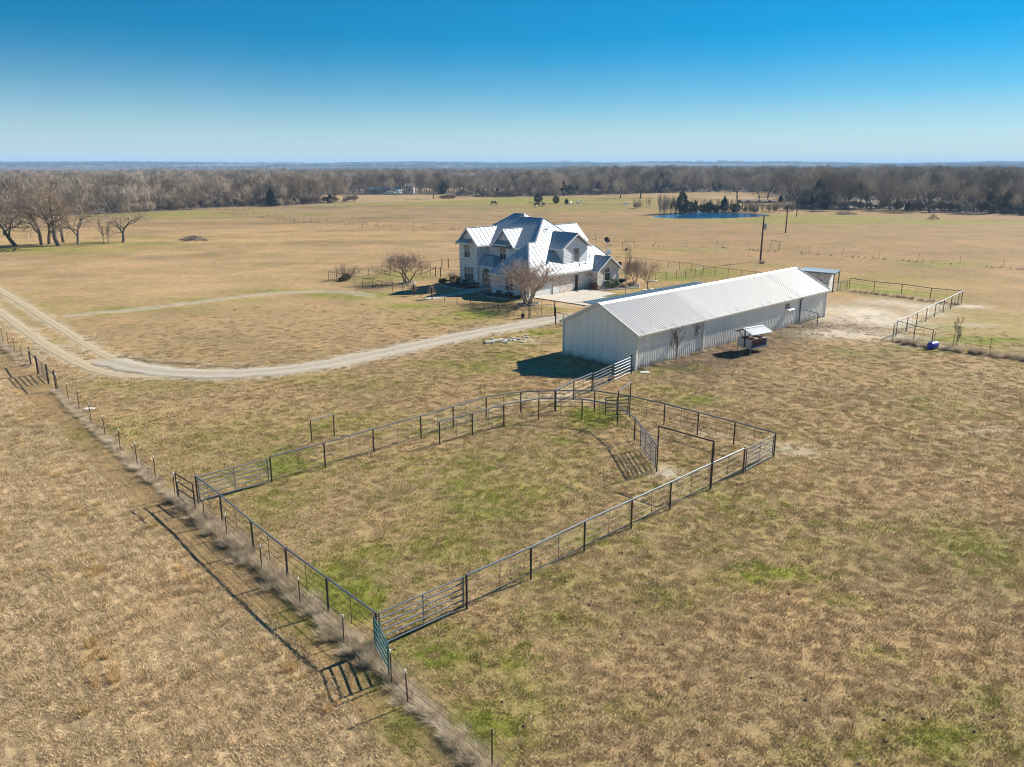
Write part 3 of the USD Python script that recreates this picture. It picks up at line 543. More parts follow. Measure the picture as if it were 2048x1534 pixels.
roof('roof', [(3.3, 2.36, Lz(3.3)), A_, (9.28, 10.2, 9.16), (9.9, 10.2, Lz(9.9)), (9.9, 12.0, Lz(9.9)), (3.3, 16.1, Lz(3.3))], (-1, 0, -.607), label='tall shaded main roof slope')
kr = .81
roof('roof', [A_, (13.92, 2.3, 5.4), (14.2, 2.3, 9.16 - kr * 4.92), (14.2, 12, 9.16 - kr * 4.92), (9.28, 10.2, 9.16)], (1, 0, -kr))
roof('roof', [(9.9, 10.2, 9.53), (9.9, 12.0, 9.53), (14.2, 14, 9.53 - kr * 4.3), (14.2, 7.0, 9.53 - kr * 4.3)], (1, 0, -kr))
roof('roof', [(9.28, 9.55, 9.16), (9.9, 10.2, 9.53), (11.6, 8.9, 8.2), (10.9, 8.6, 7.85)], (0, -1, -1))
roof('roof', [(9.9, 12.0, Lz(9.9)), (3.3, 16.1, Lz(3.3)), (15, 16.1, Lz(3.3)), (12.5, 13.2, 7.6)], (0, 1, -1))
roof('roof', [(18.2, -.4, 2.7), (15.6, 2.3, 5.4), (18.2, 5.0, 2.7)], (1, 0, -1)); roof('roof', [(13.92, 2.3, 5.4), (15.6, 2.3, 5.4), (18.2, 5.0, 2.7), (13.92, 5.0, 2.7)], (0, 1, -1))
roof('wing_roof', [(1.3, 10.6, 5.74), (3.62, 10.6, 5.74), (7.25, 12.7, 7.92), (1.3, 12.7, 7.92)], (0, -1, -1.04), label='sunlit slope of the left gable')
roof('wing_roof', [(1.3, 12.7, 7.92), (7.25, 12.7, 7.92), (3.62, 14.8, 5.74), (1.3, 14.8, 5.74)], (0, 1, -1.04))
roof('wing_roof', [(3.3, 5.85, 5.64), (3.49, 5.85, 5.64), (7.25, 7.85, 7.93), (3.3, 7.85, 7.93)], (0, -1, -1.14), label='sunlit slope of the small middle gable')
roof('wing_roof', [(3.3, 7.85, 7.93), (7.25, 7.85, 7.93), (3.49, 9.85, 5.64), (3.3, 9.85, 5.64)], (0, 1, -1.14))
roof('wing_roof', [(11.0, 9.5, 7.78), (20.4, 9.5, 7.78), (20.4, 7.1, 5.36), (14.0, 7.1, 5.36)], (0, -1, -1), label='sunlit slope of the rear cross wing')
roof('wing_roof', [(11.0, 9.5, 7.78), (20.4, 9.5, 7.78), (20.4, 11.9, 5.36), (14.0, 11.9, 5.36)], (0, 1, -1))
ks = .665
roof('wing_roof', [(14.40, -1.6, 4.20), (11.75, -1.6, 4.20 - ks * 2.65), (11.75, -.4 - .06, 4.20 - ks * 2.65), (14.40, 1.10, 4.20)], (-1, 0, -ks), seam=.72, label='shaded slope of the stone gable room')
roof('wing_roof', [(14.40, -1.6, 4.20), (17.05, -1.6, 4.20 - ks * 2.65), (17.05, -.46, 4.20 - ks * 2.65), (14.40, 1.10, 4.20)], (1, 0, -ks), seam=.72)
# dormer in the big slope
kd = .625
dorm = hwall('dormer', 'siding_white', 'v', .55, [(7.1, 3.5), (11.95, 3.5), (11.95, 5.62), (9.45, 7.15), (7.1, 5.62)], [rect(9.02, 10.23, 3.72, 5.52)], label='white boarded dormer with double doors')
for sgn, uu in ((1, 7.1), (-1, 11.95)): hwall('cheek', 'siding_white', 'u', uu, [(.55 + WALL_T + .003, Fz(.7) - .1), (.55 + WALL_T + .003, 5.6), (2.6, 5.6)], parent=dorm, sign=sgn)
sd = MB()
for z in np.arange(3.72, 7.0, .19):
    hw_ = 1e9 if z < 5.45 else 2.4 * (7.1 - z - .19) / 1.5
    for a, b in ((7.1, 8.9), (10.35, 11.95)) if z < 5.55 else ((7.1, 11.95),):
        a, b = max(a, 9.5 - hw_), min(b, 9.5 + hw_)
        if b - a > .1: sd.add([(a, .548, z), (b, .548, z), (b, .515, z), (a, .515, z), (a, .547, z + .19), (b, .547, z + .19), (b, .54, z + .19), (a, .54, z + .19)], [(0, 1, 2, 3), (3, 2, 6, 7), (0, 3, 7, 4), (1, 5, 6, 2), (7, 6, 5, 4)])
sd.put('siding_boards', 'siding_white', dorm)
MB().box((8.9, .49, 3.62), (9.02, .6, 5.62)).box((10.23, .49, 3.62), (10.35, .6, 5.62)).box((9.021, .49, 5.52), (10.229, .6, 5.62)).put('door_frame', 'trim_white', dorm)
for a in (9.03, 9.64):
    MB().box((a, .60, 3.72), (a + .58, .64, 5.5)).put('door_leaf', 'grey_door' if a > 99 else 'far_wall', dorm); MB().box((a + .1, .585, 4.72), (a + .50, .598, 5.42)).put('pane', 'glass_dark', dorm)
    MB().box((a + .285, .578, 4.72), (a + .315, .584, 5.42)).box((a + .1, .578, 4.93), (a + .284, .584, 4.96)).box((a + .316, .578, 4.93), (a + .50, .584, 4.96)).box((a + .1, .578, 5.17), (a + .284, .584, 5.2)).box((a + .316, .578, 5.17), (a + .50, .584, 5.2)).put('glazing_bar', 'trim_white', dorm)
for s in (-1, 1):
    poly = [(9.45, .12, 7.48), (9.45 + s * 3.0, .12, 7.48 - kd * 3.0), (9.45 + s * 3.0, 2.5, 7.48 - kd * 3.0), (9.45, 4.38, 7.48)]
    r = MB().plate(poly, .10).put('dormer_roof', 'roof_metal', dorm); sheet_ribs(poly, (s, 0, -kd), .72, .26, .04, cap=.16).put('seams', 'roof_seam', r)
# rake boards, eaves, ridge caps
for a, b in [((1.27, 10.58, 5.64), (1.27, 12.7, 7.84)), ((1.27, 12.7, 7.84), (1.27, 14.82, 5.64)), ((3.27, 5.83, 5.56), (3.27, 7.85, 7.85)), ((3.27, 7.85, 7.85), (3.27, 9.87, 5.56)),
             ((11.72, -1.63, 2.38), (14.4, -1.63, 4.12)), ((14.4, -1.63, 4.12), (17.08, -1.63, 2.38)), ((6.43, .09, 5.54), (9.45, .09, 7.40)), ((9.45, .09, 7.40), (12.47, .09, 5.54)), ((20.42, 9.5, 7.7), (20.42, 7.08, 5.28)),
             ((-.42, -.42, 2.58), (18.2, -.42, 2.58)), ((-.43, -.4, 2.58), (-.43, 6.85, 2.58)), ((1.3, 10.57, 5.62), (3.6, 10.57, 5.62)), ((3.27, 9.87, 5.5), (3.27, 10.55, 5.5)), ((3.27, 4.6, 5.48), (3.27, 5.8, 5.48)), ((6.42, .12, 5.5), (6.42, 2.5, 5.5)), ((11.72, -1.6, 2.32), (11.72, -.5, 2.32))]:
    MB().bar(a, b, .05, .17).put('fascia', 'trim_white', house)
for a, b in [((-.4, -.4, 2.72), (3.44, 3.34, 6.47)), ((3.44, 3.34, 6.46), (4.8, 3.34, 6.46)), ((4.8, 3.34, 6.47), A_), (A_, (9.28, 10.2, 9.18)), ((9.9, 10.2, 9.55), (9.9, 12, 9.55)), ((9.9, 12, 9.55), (3.4, 16.0, 5.62)), (A_, (13.92, 2.3, 5.43)), ((13.92, 2.3, 5.43), (15.6, 2.3, 5.43)), ((15.6, 2.3, 5.43), (18.2, -.4, 2.73)),
             ((1.3, 12.7, 7.95), (7.25, 12.7, 7.95)), ((3.3, 7.85, 7.96), (7.25, 7.85, 7.96)), ((11, 9.5, 7.81), (20.4, 9.5, 7.81)), ((9.45, .12, 7.51), (9.45, 4.3, 7.51)), ((14.4, -1.6, 4.23), (14.4, 1.1, 4.23))]:
    MB().bar(a, b, .20, .05).put('ridge_cap', 'roof_metal', house)
for pts in ([(1.7, 14.25, 6.45), (1.7, 12.05, 6.45), (.95, 11.75, 6.0), (.95, 14.45, 6.0)], [(3.7, 9.2, 6.42), (3.7, 7.2, 6.42), (2.95, 6.75, 5.95), (2.95, 9.15, 5.95)]):
    r = MB().plate(pts, .07).put('window_awning', 'roof_metal', house); sheet_ribs(pts, (-1, 0, -.6), .4, .08, .04).put('seams', 'roof_seam', r)
    a = np.array(pts); MB().bar(a[2] - (0, 0, .1), a[3] - (0, 0, .1), .05, .16).put('awning_frame', 'trim_white', r)
for pts, dn in (([(1.6, 10.99, 3.14), (1.6, 7.95, 3.14), (2.75, 9.0, 4.32), (2.75, 10.99, 4.32)], (-1, 0, -1)), ([(1.6, 7.95, 3.14), (3.69, 7.95, 3.14), (3.69, 9.0, 4.32), (2.75, 9.0, 4.32)], (0, -1, -1)), ([(2.75, 9.0, 4.32), (3.69, 9.0, 4.32), (3.69, 10.99, 4.32), (2.75, 10.99, 4.32)], (1, 0, 0))):
    r = MB().plate(pts, .08).put('porch_roof', 'roof_metal', house); sheet_ribs(pts, dn, .42, .08, .045).put('seams', 'roof_seam', r)
MB().bar((1.57, 10.98, 3.02), (1.57, 7.93, 3.02), .05, .16).bar((1.57, 7.92, 3.02), (3.6, 7.92, 3.02), .05, .16).put('porch_fascia', 'trim_white', house)
for u, v in ((8.06, 4.44), (8.45, 4.6), (9.8, .05), (12.9, .9), (11.4, .25)):
    MB().tube([(u, v, Fz(v)), (u, v, Fz(v) + .38)], .06, 6).tube([(u, v, Fz(v) + .38), (u, v, Fz(v) + .46)], [.11, .02], 6).put('vent_pipe', 'galvanised', house)
for p_, q_ in (((16.7, -1.27, .0), (16.7, -1.27, 2.3)), ((-.07, 6.5, 0), (-.07, 6.5, 2.5)), ((3.6, 10.93, .2), (3.6, 10.93, 5.5))): MB().tube([p_, q_], .05, 6).put('downspout', 'trim_white', house)
def dish(loc, rotz, label, matn, rad, pole_h, tilt=.55):
    d = thing('satellite_dish', label, 'satellite dish', loc, rotz, 'satellite dishes by the house')
    k = 16; rr = np.linspace(0, rad, 5); v = [(r_ * math.cos(t), r_ * math.sin(t), .35 * r_ * r_ / rad) for r_ in rr for t in np.arange(k) * 2 * math.pi / k]
    v = np.array(v) @ trimesh.transformations.rotation_matrix(R(90 - 25), [1, 0, 0])[:3, :3].T + (0, -.05, pole_h)
    f = [(i * k + j, i * k + (j + 1) % k, (i + 1) * k + (j + 1) % k, (i + 1) * k + j) for i in range(4) for j in range(k)]
    put('reflector', (np.vstack([v, v + (0, .03, -.01)]), np.array(f + [(a + 5 * k, dd + 5 * k, c + 5 * k, b + 5 * k) for a, b, c, dd in f])), matn, d, smooth=True)
    MB().tube([(0, 0, 0), (0, 0, pole_h)], .04, 6).put('pole', 'galvanised', d); MB().tube([(0, -.1, pole_h - rad * .9), (0, -rad * 1.3, pole_h + .1)], .02, 4).box((-.05, -rad * 1.3 - .06, pole_h + .05), (.05, -rad * 1.3 + .06, pole_h + .17)).put('feed_arm', 'galvanised', d)
dish((*hw(18.0, 2.0)[:2], 3.0), R(20), 'black round satellite dish on a tall pole above the house roof', 'black_metal', .42, 2.9)
dish((*hw(17.6, 1.0)[:2], 3.6), R(-60), 'white satellite dish on the right end of the house roof', 'far_white', .42, .8)
dish((*hw(17.95, -.55)[:2], 2.2), R(-40), 'small dark satellite dish at the stone gable corner', 'black_metal', .33, .6)

# ------------------------------------------------------------------ the long metal barn
BL, BW = 33.6, 7.75
barn = thing('metal_barn', 'long low pale metal barn with ribbed walls and gable roof', 'barn', (BO[0], BO[1], 0), BA)
BUV = np.array([[math.cos(BA), math.sin(BA)], [-math.sin(BA), math.cos(BA)]])
def bw(u, v, z=0): p = BO + u * BUV[0] + v * BUV[1]; return np.array([p[0], p[1], z])
def ribbed(p0, a, up, n, width, length, pitch=.30, h=.026, lens=None):
    """One ribbed sheet: width along a, length along up, raised ribs towards n; lens(x): length at x."""
    prof = []; x = 0.0
    while x < width - 1e-6:
        for dx, e in ((0, 0), (pitch * .55, 0), (pitch * .66, 1), (pitch * .86, 1)): 
            if x + dx <= width: prof.append((x + dx, e * h))
        x += pitch
    prof.append((width, 0)); prof = np.array(prof); p0, a, up, n = map(lambda q: np.asarray(q, float), (p0, a, up, n))
    L = np.full(len(prof), length) if lens is None else np.array([lens(q) for q in prof[:, 0]])
    lo = p0 + prof[:, :1] * a + prof[:, 1:] * n; hi = lo + L[:, None] * up; k = len(prof); i = np.arange(k - 1)
    return np.vstack([lo, hi]), np.stack([i, i + 1, k + i + 1, k + i], 1)
EH, RH = 3.05, 5.0; HWD = BW / 2
wob = np.random.default_rng(3)
for i in range(37):    # long front wall
    x0 = i * BL / 37; w = BL / 37
    if abs(x0 + w / 2 - 25.1) < .5:
        for z0, z1 in ((0, 1.98), (2.5, EH)): put('wall_sheet', ribbed((x0, 0, z0), (1, 0, 0), (0, 0, 1), (0, -1, 0), w, z1 - z0), 'barn_wall', barn)
    else: put('wall_sheet', ribbed((x0, 0, 0), (1, 0, 0), (0, 0, 1), (0, -1, 0), w, EH), ('barn_wall', 'barn_wall_b')[int(wob.random() > .6)], barn)
    put('wall_sheet', ribbed((x0, BW, 0), (1, 0, 0), (0, 0, 1), (0, 1, 0), w, EH), 'barn_wall', barn)
for i in range(9):     # gable walls
    w = BW / 9
    for x, n in ((0, -1), (BL, 1)):
        put('gable_sheet', ribbed((x, i * w, 0), (0, 1, 0), (0, 0, 1), (n, 0, 0), w, 0, lens=lambda q: EH + (RH - EH) * (1 - abs(i * w + q - HWD) / HWD) - .03), 'barn_wall', barn)
sl = np.array([0, HWD, RH - EH]); SL = np.linalg.norm(sl) + .28; sl /= np.linalg.norm(sl)
for i in range(37):
    w = (BL + .5) / 37; x0 = -.25 + i * w
    zone = 'a' if x0 < 9.3 else 'c' if x0 < 27.5 else 'b'; zone = zone if wob.random() > .2 else 'abc'[wob.integers(3)]
    n = np.array([0, -sl[2], sl[1]]); p0 = np.array([x0, 0, EH]) - sl * .28 + n * .03
    put('roof_sheet', ribbed(p0 + n * .002 * (i % 2), (1, 0, 0), sl, n, w, SL), 'barn_roof_' + zone, barn)
    s2 = sl * (1, -1, 1); n2 = n * (1, -1, 1); q0 = np.array([x0, BW, EH]) - s2 * .28 + n2 * .03
    put('roof_sheet', ribbed(q0, (1, 0, 0), s2, n2, w, SL), 'barn_roof_a', barn)
tr = MB().plate([(-.25, HWD - .28, RH - .08), (BL + .25, HWD - .28, RH - .08), (BL + .25, HWD, RH + .085), (-.25, HWD, RH + .085)], .02).plate([(-.25, HWD, RH + .085), (BL + .25, HWD, RH + .085), (BL + .25, HWD + .28, RH - .08), (-.25, HWD + .28, RH - .08)], .02)
tr.put('ridge_cap', 'trim_white', barn)
m = MB()
for x in (-.27, BL + .27):
    m.bar((x, -.30, EH - .12), (x, HWD, RH + .03), .06, .20); m.bar((x, HWD, RH + .03), (x, BW + .30, EH - .12), .06, .20)
m.put('rake_trim', 'barn_trim', barn)
MB().box((-.25, -.40, EH - .20), (BL + .25, -.28, EH - .07)).put('gutter', 'barn_trim', barn)
for x in np.arange(.8, BL, 1.45): MB().bar((x, -.38, EH - .06), (x + .02, .15, EH + .20), .035, .03).put('gutter_strap', 'galvanised', barn)
for x, y in ((-.02, -.06), (-.02, BW + .06), (BL + .02, -.06), (BL + .02, BW + .06)): MB().box((x - .09, y - .05, 0), (x + .09, y + .05, EH - .07)).put('corner_trim', 'barn_trim', barn)
for x in (9.55, 27.6): MB().tube([(x, -.34, EH - .2), (x, -.10, EH - .5), (x, -.10, .2), (x, -.3, .06)], .075, 8).put('downspout', 'barn_trim' if x < 20 else 'gate_steel', barn)
MB().box((0.03, .02, -.2), (BL - .03, BW - .02, .10)).put('slab', 'concrete', barn)
wn = MB().box((24.72, .05, 2.02), (25.42, .08, 2.46)).put('window', 'glass_dark', barn)
MB().box((24.66, -.05, 2.46), (25.48, .02, 2.52)).box((24.66, -.05, 1.96), (25.48, .02, 2.02)).put('window_frame', 'barn_trim', wn); MB().plate([(24.7, -.05, 1.97), (25.9, -.04, 1.98), (25.9, -.42, 1.86), (24.7, -.42, 1.85)], .03).put('flap', 'trim_white', wn)
# flat lean-to roof along the back
lr = MB()
pts = [(.0, HWD + .35, RH - .14), (17.0, HWD + .35, RH - .14), (17.0, HWD + 1.9, RH - .10), (0, HWD + 1.9, RH - .10)]
le = MB().plate(pts, .06).put('lean_to_roof', 'blue_roof', barn, label='blue grey strip of lean-to roof behind the ridge'); sheet_ribs(pts, (0, 1, -.08), .4, .1, .03).put('ribs', 'blue_roof', le)
for x in (1.2, 5.7, 11.2, 16.0): MB().box((x - .06, HWD + 1.3, EH + 1.3), (x + .06, HWD + 1.42, RH - .2)).put('lean_to_post', 'barn_trim', barn)

# ------------------------------------------------------------------ hay feeder with its roof
fd = thing('hay_feeder', 'galvanised hay feeder on thin legs under a small gable roof', 'hay feeder', (*bw(13.1, -2.95)[:2], 0), BA - R(10))
for x in (-1.05, 1.05):
    for y in (-.72, .72): MB().tube([(x, y, 0), (x, y, 1.25)], .03, 6).put('leg', 'galvanised', fd)
for x in (-1.02, 1.02): MB().box((x - .015, -.70, .55), (x + .015, .70, 1.25)).box((x - .05, -.70, .45), (x + .05, .70, .55)).put('end_panel', 'galvanised', fd)
for y in (-.69, .69): MB().plate([(-1.0, y, 1.22), (1.0, y, 1.22), (1.0, y * .35, .62), (-1.0, y * .35, .62)], .02).put('side_panel', 'rust_plate', fd)
MB().box((-1.0, -.85, .42), (1.0, .70, .47)).box((-1.0, -.87, .42), (1.0, -.84, .56)).put('trough', 'galvanised', fd); MB().tube([(-1.03, -.70, 1.24), (1.03, -.70, 1.24)], .025, 5).tube([(-1.03, .70, 1.24), (1.03, .70, 1.24)], .025, 5).put('rim', 'galvanised', fd)
hay = trimesh.creation.icosphere(3, 1.0); hv = hay.vertices * (.85, .42, .30); hv = hv * (1 + .25 * (meshkit.noise(hv * 6) - .5)[:, None]) + (0, 0, .92); put('hay', (hv, hay.faces), 'hay', fd)
for x in (-1.07, 1.07):
    MB().bar((x, 0, .45), (x, 0, 2.10), .07, .07, (1, 0, 0)).bar((x, 0, 1.15), (x, .72, 1.82), .05, .05, (1, 0, 0)).bar((x, 0, 1.15), (x, -.72, 1.82), .05, .05, (1, 0, 0)).bar((x, .95, 1.74), (x, 0, 2.10), .06, .06, (1, 0, 0)).bar((x, -.95, 1.74), (x, 0, 2.10), .06, .06, (1, 0, 0)).put('roof_post', 'black_metal', fd)
for s in (-1, 1):
    pts = [(-1.32, 0, 2.17), (1.32, 0, 2.17), (1.32, s * 1.08, 1.77), (-1.32, s * 1.08, 1.77)]
    r = MB().plate(pts, .03).put('roof', 'galvanised', fd); sheet_ribs(pts, (0, s, -.37), .22, .07, .03).put('ribs', 'galvanised', r)
MB().bar((-1.32, 0, 2.19), (1.32, 0, 2.19), .22, .02).put('ridge_cap', 'far_white', fd)

# ------------------------------------------------------------------ shed behind the barn
so = g(1657, 583); sh = thing('stone_shed', 'small dark stone shed with a blue metal roof and corner post behind the barn', 'shed', (so[0], so[1], 0), R(140))
MB().box((0, 0, 0), (3.4, .2, 2.55)).put('front_wall', 'rustic_stone', sh); MB().box((0, -1.5, 0), (.2, -.003, 2.45)).put('side_wall', 'far_white', sh); MB().box((3.2, -1.5, 0), (3.4, -.003, 2.45)).put('side_wall', 'far_white', sh); MB().box((.203, -1.5, 0), (3.197, -1.3, 2.4)).put('back_wall', 'far_wall', sh)
pts = [(-.75, .55, 2.50), (4.0, .55, 2.50), (4.0, -1.6, 2.72), (-.75, -1.6, 2.72)]
r = MB().plate(pts, .06).put('roof', 'blue_roof', sh); sheet_ribs(pts, (0, 1, -.1), .4, .09, .04).put('ribs', 'blue_roof', r)
MB().bar((-.75, .57, 2.42), (4, .57, 2.42), .05, .16).put('fascia', 'blue_roof', sh); MB().bar((-.77, .55, 2.42), (-.77, -1.6, 2.64), .05, .16).put('fascia', 'blue_roof', sh)
for p in ((-.65, .45), (-.65, -1.5)): MB().box((p[0] - .06, p[1] - .06, 0), (p[0] + .06, p[1] + .06, 2.5)).put('porch_post', 'rusty_post', sh)

# ------------------------------------------------------------------ pipe fences and gates
def V3(p, z): return np.array([p[0], p[1], z])
def pipe_fence(label, px, H=1.43, stays=1, strands=4, rail='grey_pipe', post='black_pipe', skip=(), heights=None, r=.042, name='pipe_fence', group=None, stay_mat='wire', zs=None, rail_r=.040):
    P = [np.asarray(p if len(p) == 2 and p[0] < 0 and False else g(*p)) for p in px]
    o = P[0]; t = thing(name, label, 'fence', (o[0], o[1], 0), 0, group); L = [p - o for p in P]
    hs = heights or [H] * len(L)
    for i, p in enumerate(L):
        if i in skip: continue
        MB().tube([V3(p, -.1), V3(p, hs[i])], r, 8).put('post', post, t, smooth=40)
    zs = zs or [H * k / (strands + .6) for k in range(1, strands + 1)]
    for i, (a, b) in enumerate(zip(L, L[1:])):
        MB().tube([V3(a, H), V3(b, H)], rail_r, 8).put('top_rail', rail, t, smooth=40)
    for z in zs:
        m = MB()
        for a, b in zip(L, L[1:]): m.tube([V3(a, z), V3((a + b) / 2, z - .012), V3(b, z)], .010, 4)
        m.put('rod', stay_mat, t)
    for a, b in zip(L, L[1:]):
        for k in range(1, stays + 1):
            q = a + (b - a) * k / (stays + 1); MB().tube([V3(q, zs[0] - .05), V3(q, H)], .011, 4).put('stay', stay_mat, t)
    return t
def gate(label, a, b, z0=.14, z1=1.36, rails=6, m='gate_steel', r=.028, name='pipe_gate', group=None, wheel=False, uprights=1, cat='gate'):
    a, b = g(*a), g(*b); t = thing(name, label, cat, (a[0], a[1], 0), 0, group); d = b - a; n = np.linalg.norm(d); u = d / n
    q = lambda s, z: V3(u * s, z)
    for s in (.07, n - .07): MB().tube([q(s, z0 - .02), q(s, z1 + .02)], r * 1.15, 8).put('stile', m, t, smooth=40)
    for k in range(rails):
        z = z0 + (z1 - z0) * k / (rails - 1) if rails < 3 else z0 + (z1 - z0) * (k / (rails - 1)) ** .92
        MB().tube([q(.07, z), q(n - .07, z)], r, 7).put('rail', m, t, smooth=40)
    for k in range(1, uprights + 1): s = n * k / (uprights + 1); MB().bar(q(s, z0), q(s, z1), .05, .02, np.array([-u[1], u[0], 0])).put('upright', m, t)
    if wheel:
        w = trimesh.creation.torus(.17, .07, major_sections=18, minor_sections=8).apply_transform(trimesh.transformations.rotation_matrix(math.pi / 2, [1, 0, 0])).apply_transform(trimesh.transformations.rotation_matrix(math.atan2(u[1], u[0]), [0, 0, 1])).apply_translation(q(n - .1, .24) + V3((-u[1] * .12, u[0] * .12), 0))
        put('wheel', w, 'rubber', t, smooth=40)
    MB().tube([q(-.02, z1 - .1), q(.07, z1 - .1)], .018, 5).tube([q(-.02, z0 + .15), q(.07, z0 + .15)], .018, 5).put('hinge', 'black_pipe', t)
    return t
def frame(label, a, b, H, rail='grey_pipe', name='pipe_arch'):
    a, b = g(*a), g(*b); t = thing(name, label, 'pipe arch', (a[0], a[1], 0)); d = b - a
    for p in (0 * d, d): MB().tube([V3(p, -.1), V3(p, H)], .036, 8).put('post', 'black_pipe', t, smooth=40)
    MB().tube([V3(0 * d, H), V3(d, H)], .036, 8).put('beam', rail, t, smooth=40); return t
pipe_fence('dark pipe fence along the left side of the near pen, beside the dry weeds', [(396.7, 1006), (445.4, 1045.6), (507.6, 1103), (576, 1160.6), (657.3, 1224), (755, 1300)])
pipe_fence('pipe fence along the near front of the pen, six bar gate to right corner', [(933.8, 1218.8), (1061.6, 1158.9), (1168.4, 1103), (1262, 1057), (1339.3, 1019), (1420, 978.8), (1485.7, 946.5)], heights=[1.43, 1.43, 1.43, 1.43, 1.43, 2.55, 1.5])
pipe_fence('long outer pipe fence curving round the back of the near pen', [(544, 965), (651, 935), (748, 905), (842.4, 877), (907, 855.8), (972.6, 835.5), (1041.4, 824.5), (1111.5, 822), (1188.6, 822), (1259, 834), (1327.6, 850.5), (1394.4, 869.3), (1467, 889.7), (1547.2, 914)], skip=(9,))
pipe_fence('shorter inner pipe fence curving across the near pen to the big frame', [(879.6, 889.2), (945, 870.9), (1007.7, 851.9), (1077.3, 839.2), (1163.5, 840.4), (1233.8, 852.6), (1268.4, 881.4), (1312, 942)], skip=(5, 7), heights=[1.43] * 8)
pipe_fence('short pipe fence joining the curved pen to the barn gates', [(1109.5, 821), (1147, 800), (1183.8, 784)])
gate('six bar grey pipe gate closing the far left corner of the near pen', (398, 1006), (541, 966), uprights=1)
gate('six bar grey pipe gate at the nearest corner of the pen', (758, 1298), (930, 1218.5), uprights=1)
gate('bright six bar pipe gate at the right hand corner of the near pen', (1489, 945), (1545, 915), uprights=1)
gate('dark steel panel gate hung on the big frame inside the pen', (1310.5, 941), (1279.9, 897), rails=7, uprights=2, z1=1.42)
gate('open dark pipe gate standing in the alley at the back of the pen', (1257.5, 832), (1208.3, 834.5), rails=6, m='black_pipe')
gate('wheeled pipe gate nearer the pen, one of the pair before the barn', (1186, 783), (1223.5, 764.5), wheel=True)
bg_ = gate('pipe gate hung beside the barn corner, the farther of the pair', (1262, 747), (1226.5, 763.5))
gate('short black four bar pipe panel outside the left corner of the pen', (355.6, 1000.5), (393, 1026), rails=4, m='black_pipe', z0=.2, z1=1.45, r=.03, uprights=0, name='livestock_gate', cat='gate')
gate('teal green pipe panel leaning out from the nearest pen corner', (750, 1300), (779.8, 1362), rails=6, m='teal_pipe', z0=.15, z1=1.3, uprights=0, name='livestock_gate', cat='gate')
frame('tall black pipe frame spanning the inner gate opening of the near pen', (1313.2, 943.3), (1421.6, 978.0), 2.58, rail='black_pipe')
frame('tall pale topped pipe frame over the alley behind the near pen', (1234.4, 852.6), (1259, 833.8), 2.35)
frame('low goal shaped pipe frame standing alone left of the near pen', (624, 887), (669, 872), 1.42, rail='gate_steel')
MB().tube([V3((0, 0), -.1), V3((0, 0), 1.55)], .07, 8).put('gate_post', 'black_pipe', bg_)
# corral on the right
pipe_fence('dark pipe fence along the back of the small corral by the shed', [(1697.8, 578.8), (1747, 586.4), (1802, 591.9), (1859.7, 600.6), (1922, 607)], H=1.5, strands=3, rail='black_pipe')
pipe_fence('white topped pipe fence down the right side of the corral', [(1922, 607), (1915, 610.5), (1900.8, 618), (1885.5, 625.8), (1868.6, 634), (1851, 643.3), (1831.9, 653), (1812.6, 663), (1791.4, 671.7)], H=1.5, strands=3)
pipe_fence('short pipe fence at the near corner of the corral, towards the blue drum', [(1784.8, 680), (1791.4, 672), (1826.4, 683.3), (1862.5, 692)], H=1.5, strands=3, rail='black_pipe', rail_r=.03)
pipe_fence('small pipe enclosure standing against the long barn wall', [(1572, 652), (1601, 643), (1633.8, 653)], H=1.35, strands=4, rail='black_pipe', rail_r=.03)
pipe_fence('short black mesh fence between the shed and the corral', [(1666, 583.5), (1680, 581), (1694, 578.8)], H=1.25, strands=8, stays=6, rail='black_pipe', rail_r=.02, r=.03)

# ------------------------------------------------------------------ post and wire fences
def t_post(parent, p, H, r=.022, tip=True, lean=(0, 0), m='rusty_post'):
    top = V3(p, H) + (lean[0], lean[1], 0); b = V3(p, -.1)
    q = MB().bar(b, top, r * 2.2, r * .7, (0, 1, 0)).bar(b + (0, r * .9, 0), top + (0, r * .9, 0), r * .7, r * 1.6, (0, 1, 0)).put('post', m, parent)
    if tip: MB().bar(top - (top - b) / np.linalg.norm(top - b) * .11, top + (0, 0, .008), r * 2.4, r * 2.0, (0, 1, 0)).put('white_tip', 'white_paint', q)
def wire_fence(label, P, H=1.3, strands=(.3, .6, .9, 1.2), tip=True, r=.019, wr=.006, seed=1, name='wire_fence', group=None, m='rusty_post'):
    rg = np.random.default_rng(seed); P = [np.asarray(p, float) for p in P]; o = P[0]; t = thing(name, label, 'fence', (o[0], o[1], 0), 0, group)
    for p in P: t_post(t, p - o, H * (1 + rg.uniform(-.04, .05)), r, tip and rg.random() > .15, rg.normal(0, .025, 2), m)
    for z in strands:
        mb = MB()
        for a, b in zip(P, P[1:]): a_, b_ = a - o, b - o; mb.tube([V3(a_, z * H / 1.3), V3((a_ + b_) / 2, z * H / 1.3 - .03), V3(b_, z * H / 1.3)], wr, 3, cap=False)
        mb.put('wire', 'wire', t)
    return t
wire_fence('rusty post and wire fence with white tips along the left weed line', [g(*p) for p in [(116, 783), (137.5, 802), (159, 821), (183, 846), (211, 871.5), (241, 903), (275.5, 932), (311.5, 959), (350, 996)]], H=1.35)
wire_fence('post and wire fence among the weeds beside the pen', [g(*p) for p in [(360, 1002), (410, 1043), (454, 1074), (524, 1140), (601, 1212), (688, 1288)]], H=1.15, seed=2)
wire_fence('post and wire fence running to the bottom edge past the teal panel', [g(*p) for p in [(783, 1368), (816.5, 1410), (984, 1540), (1150, 1690)]], H=1.3, seed=3)
wire_fence('post and wire fence at the far left edge beyond the small gate', [g(*p) for p in [(-30, 654), (6, 681), (17, 690), (30, 703), (45, 719), (61, 731)]], H=1.35, seed=4)
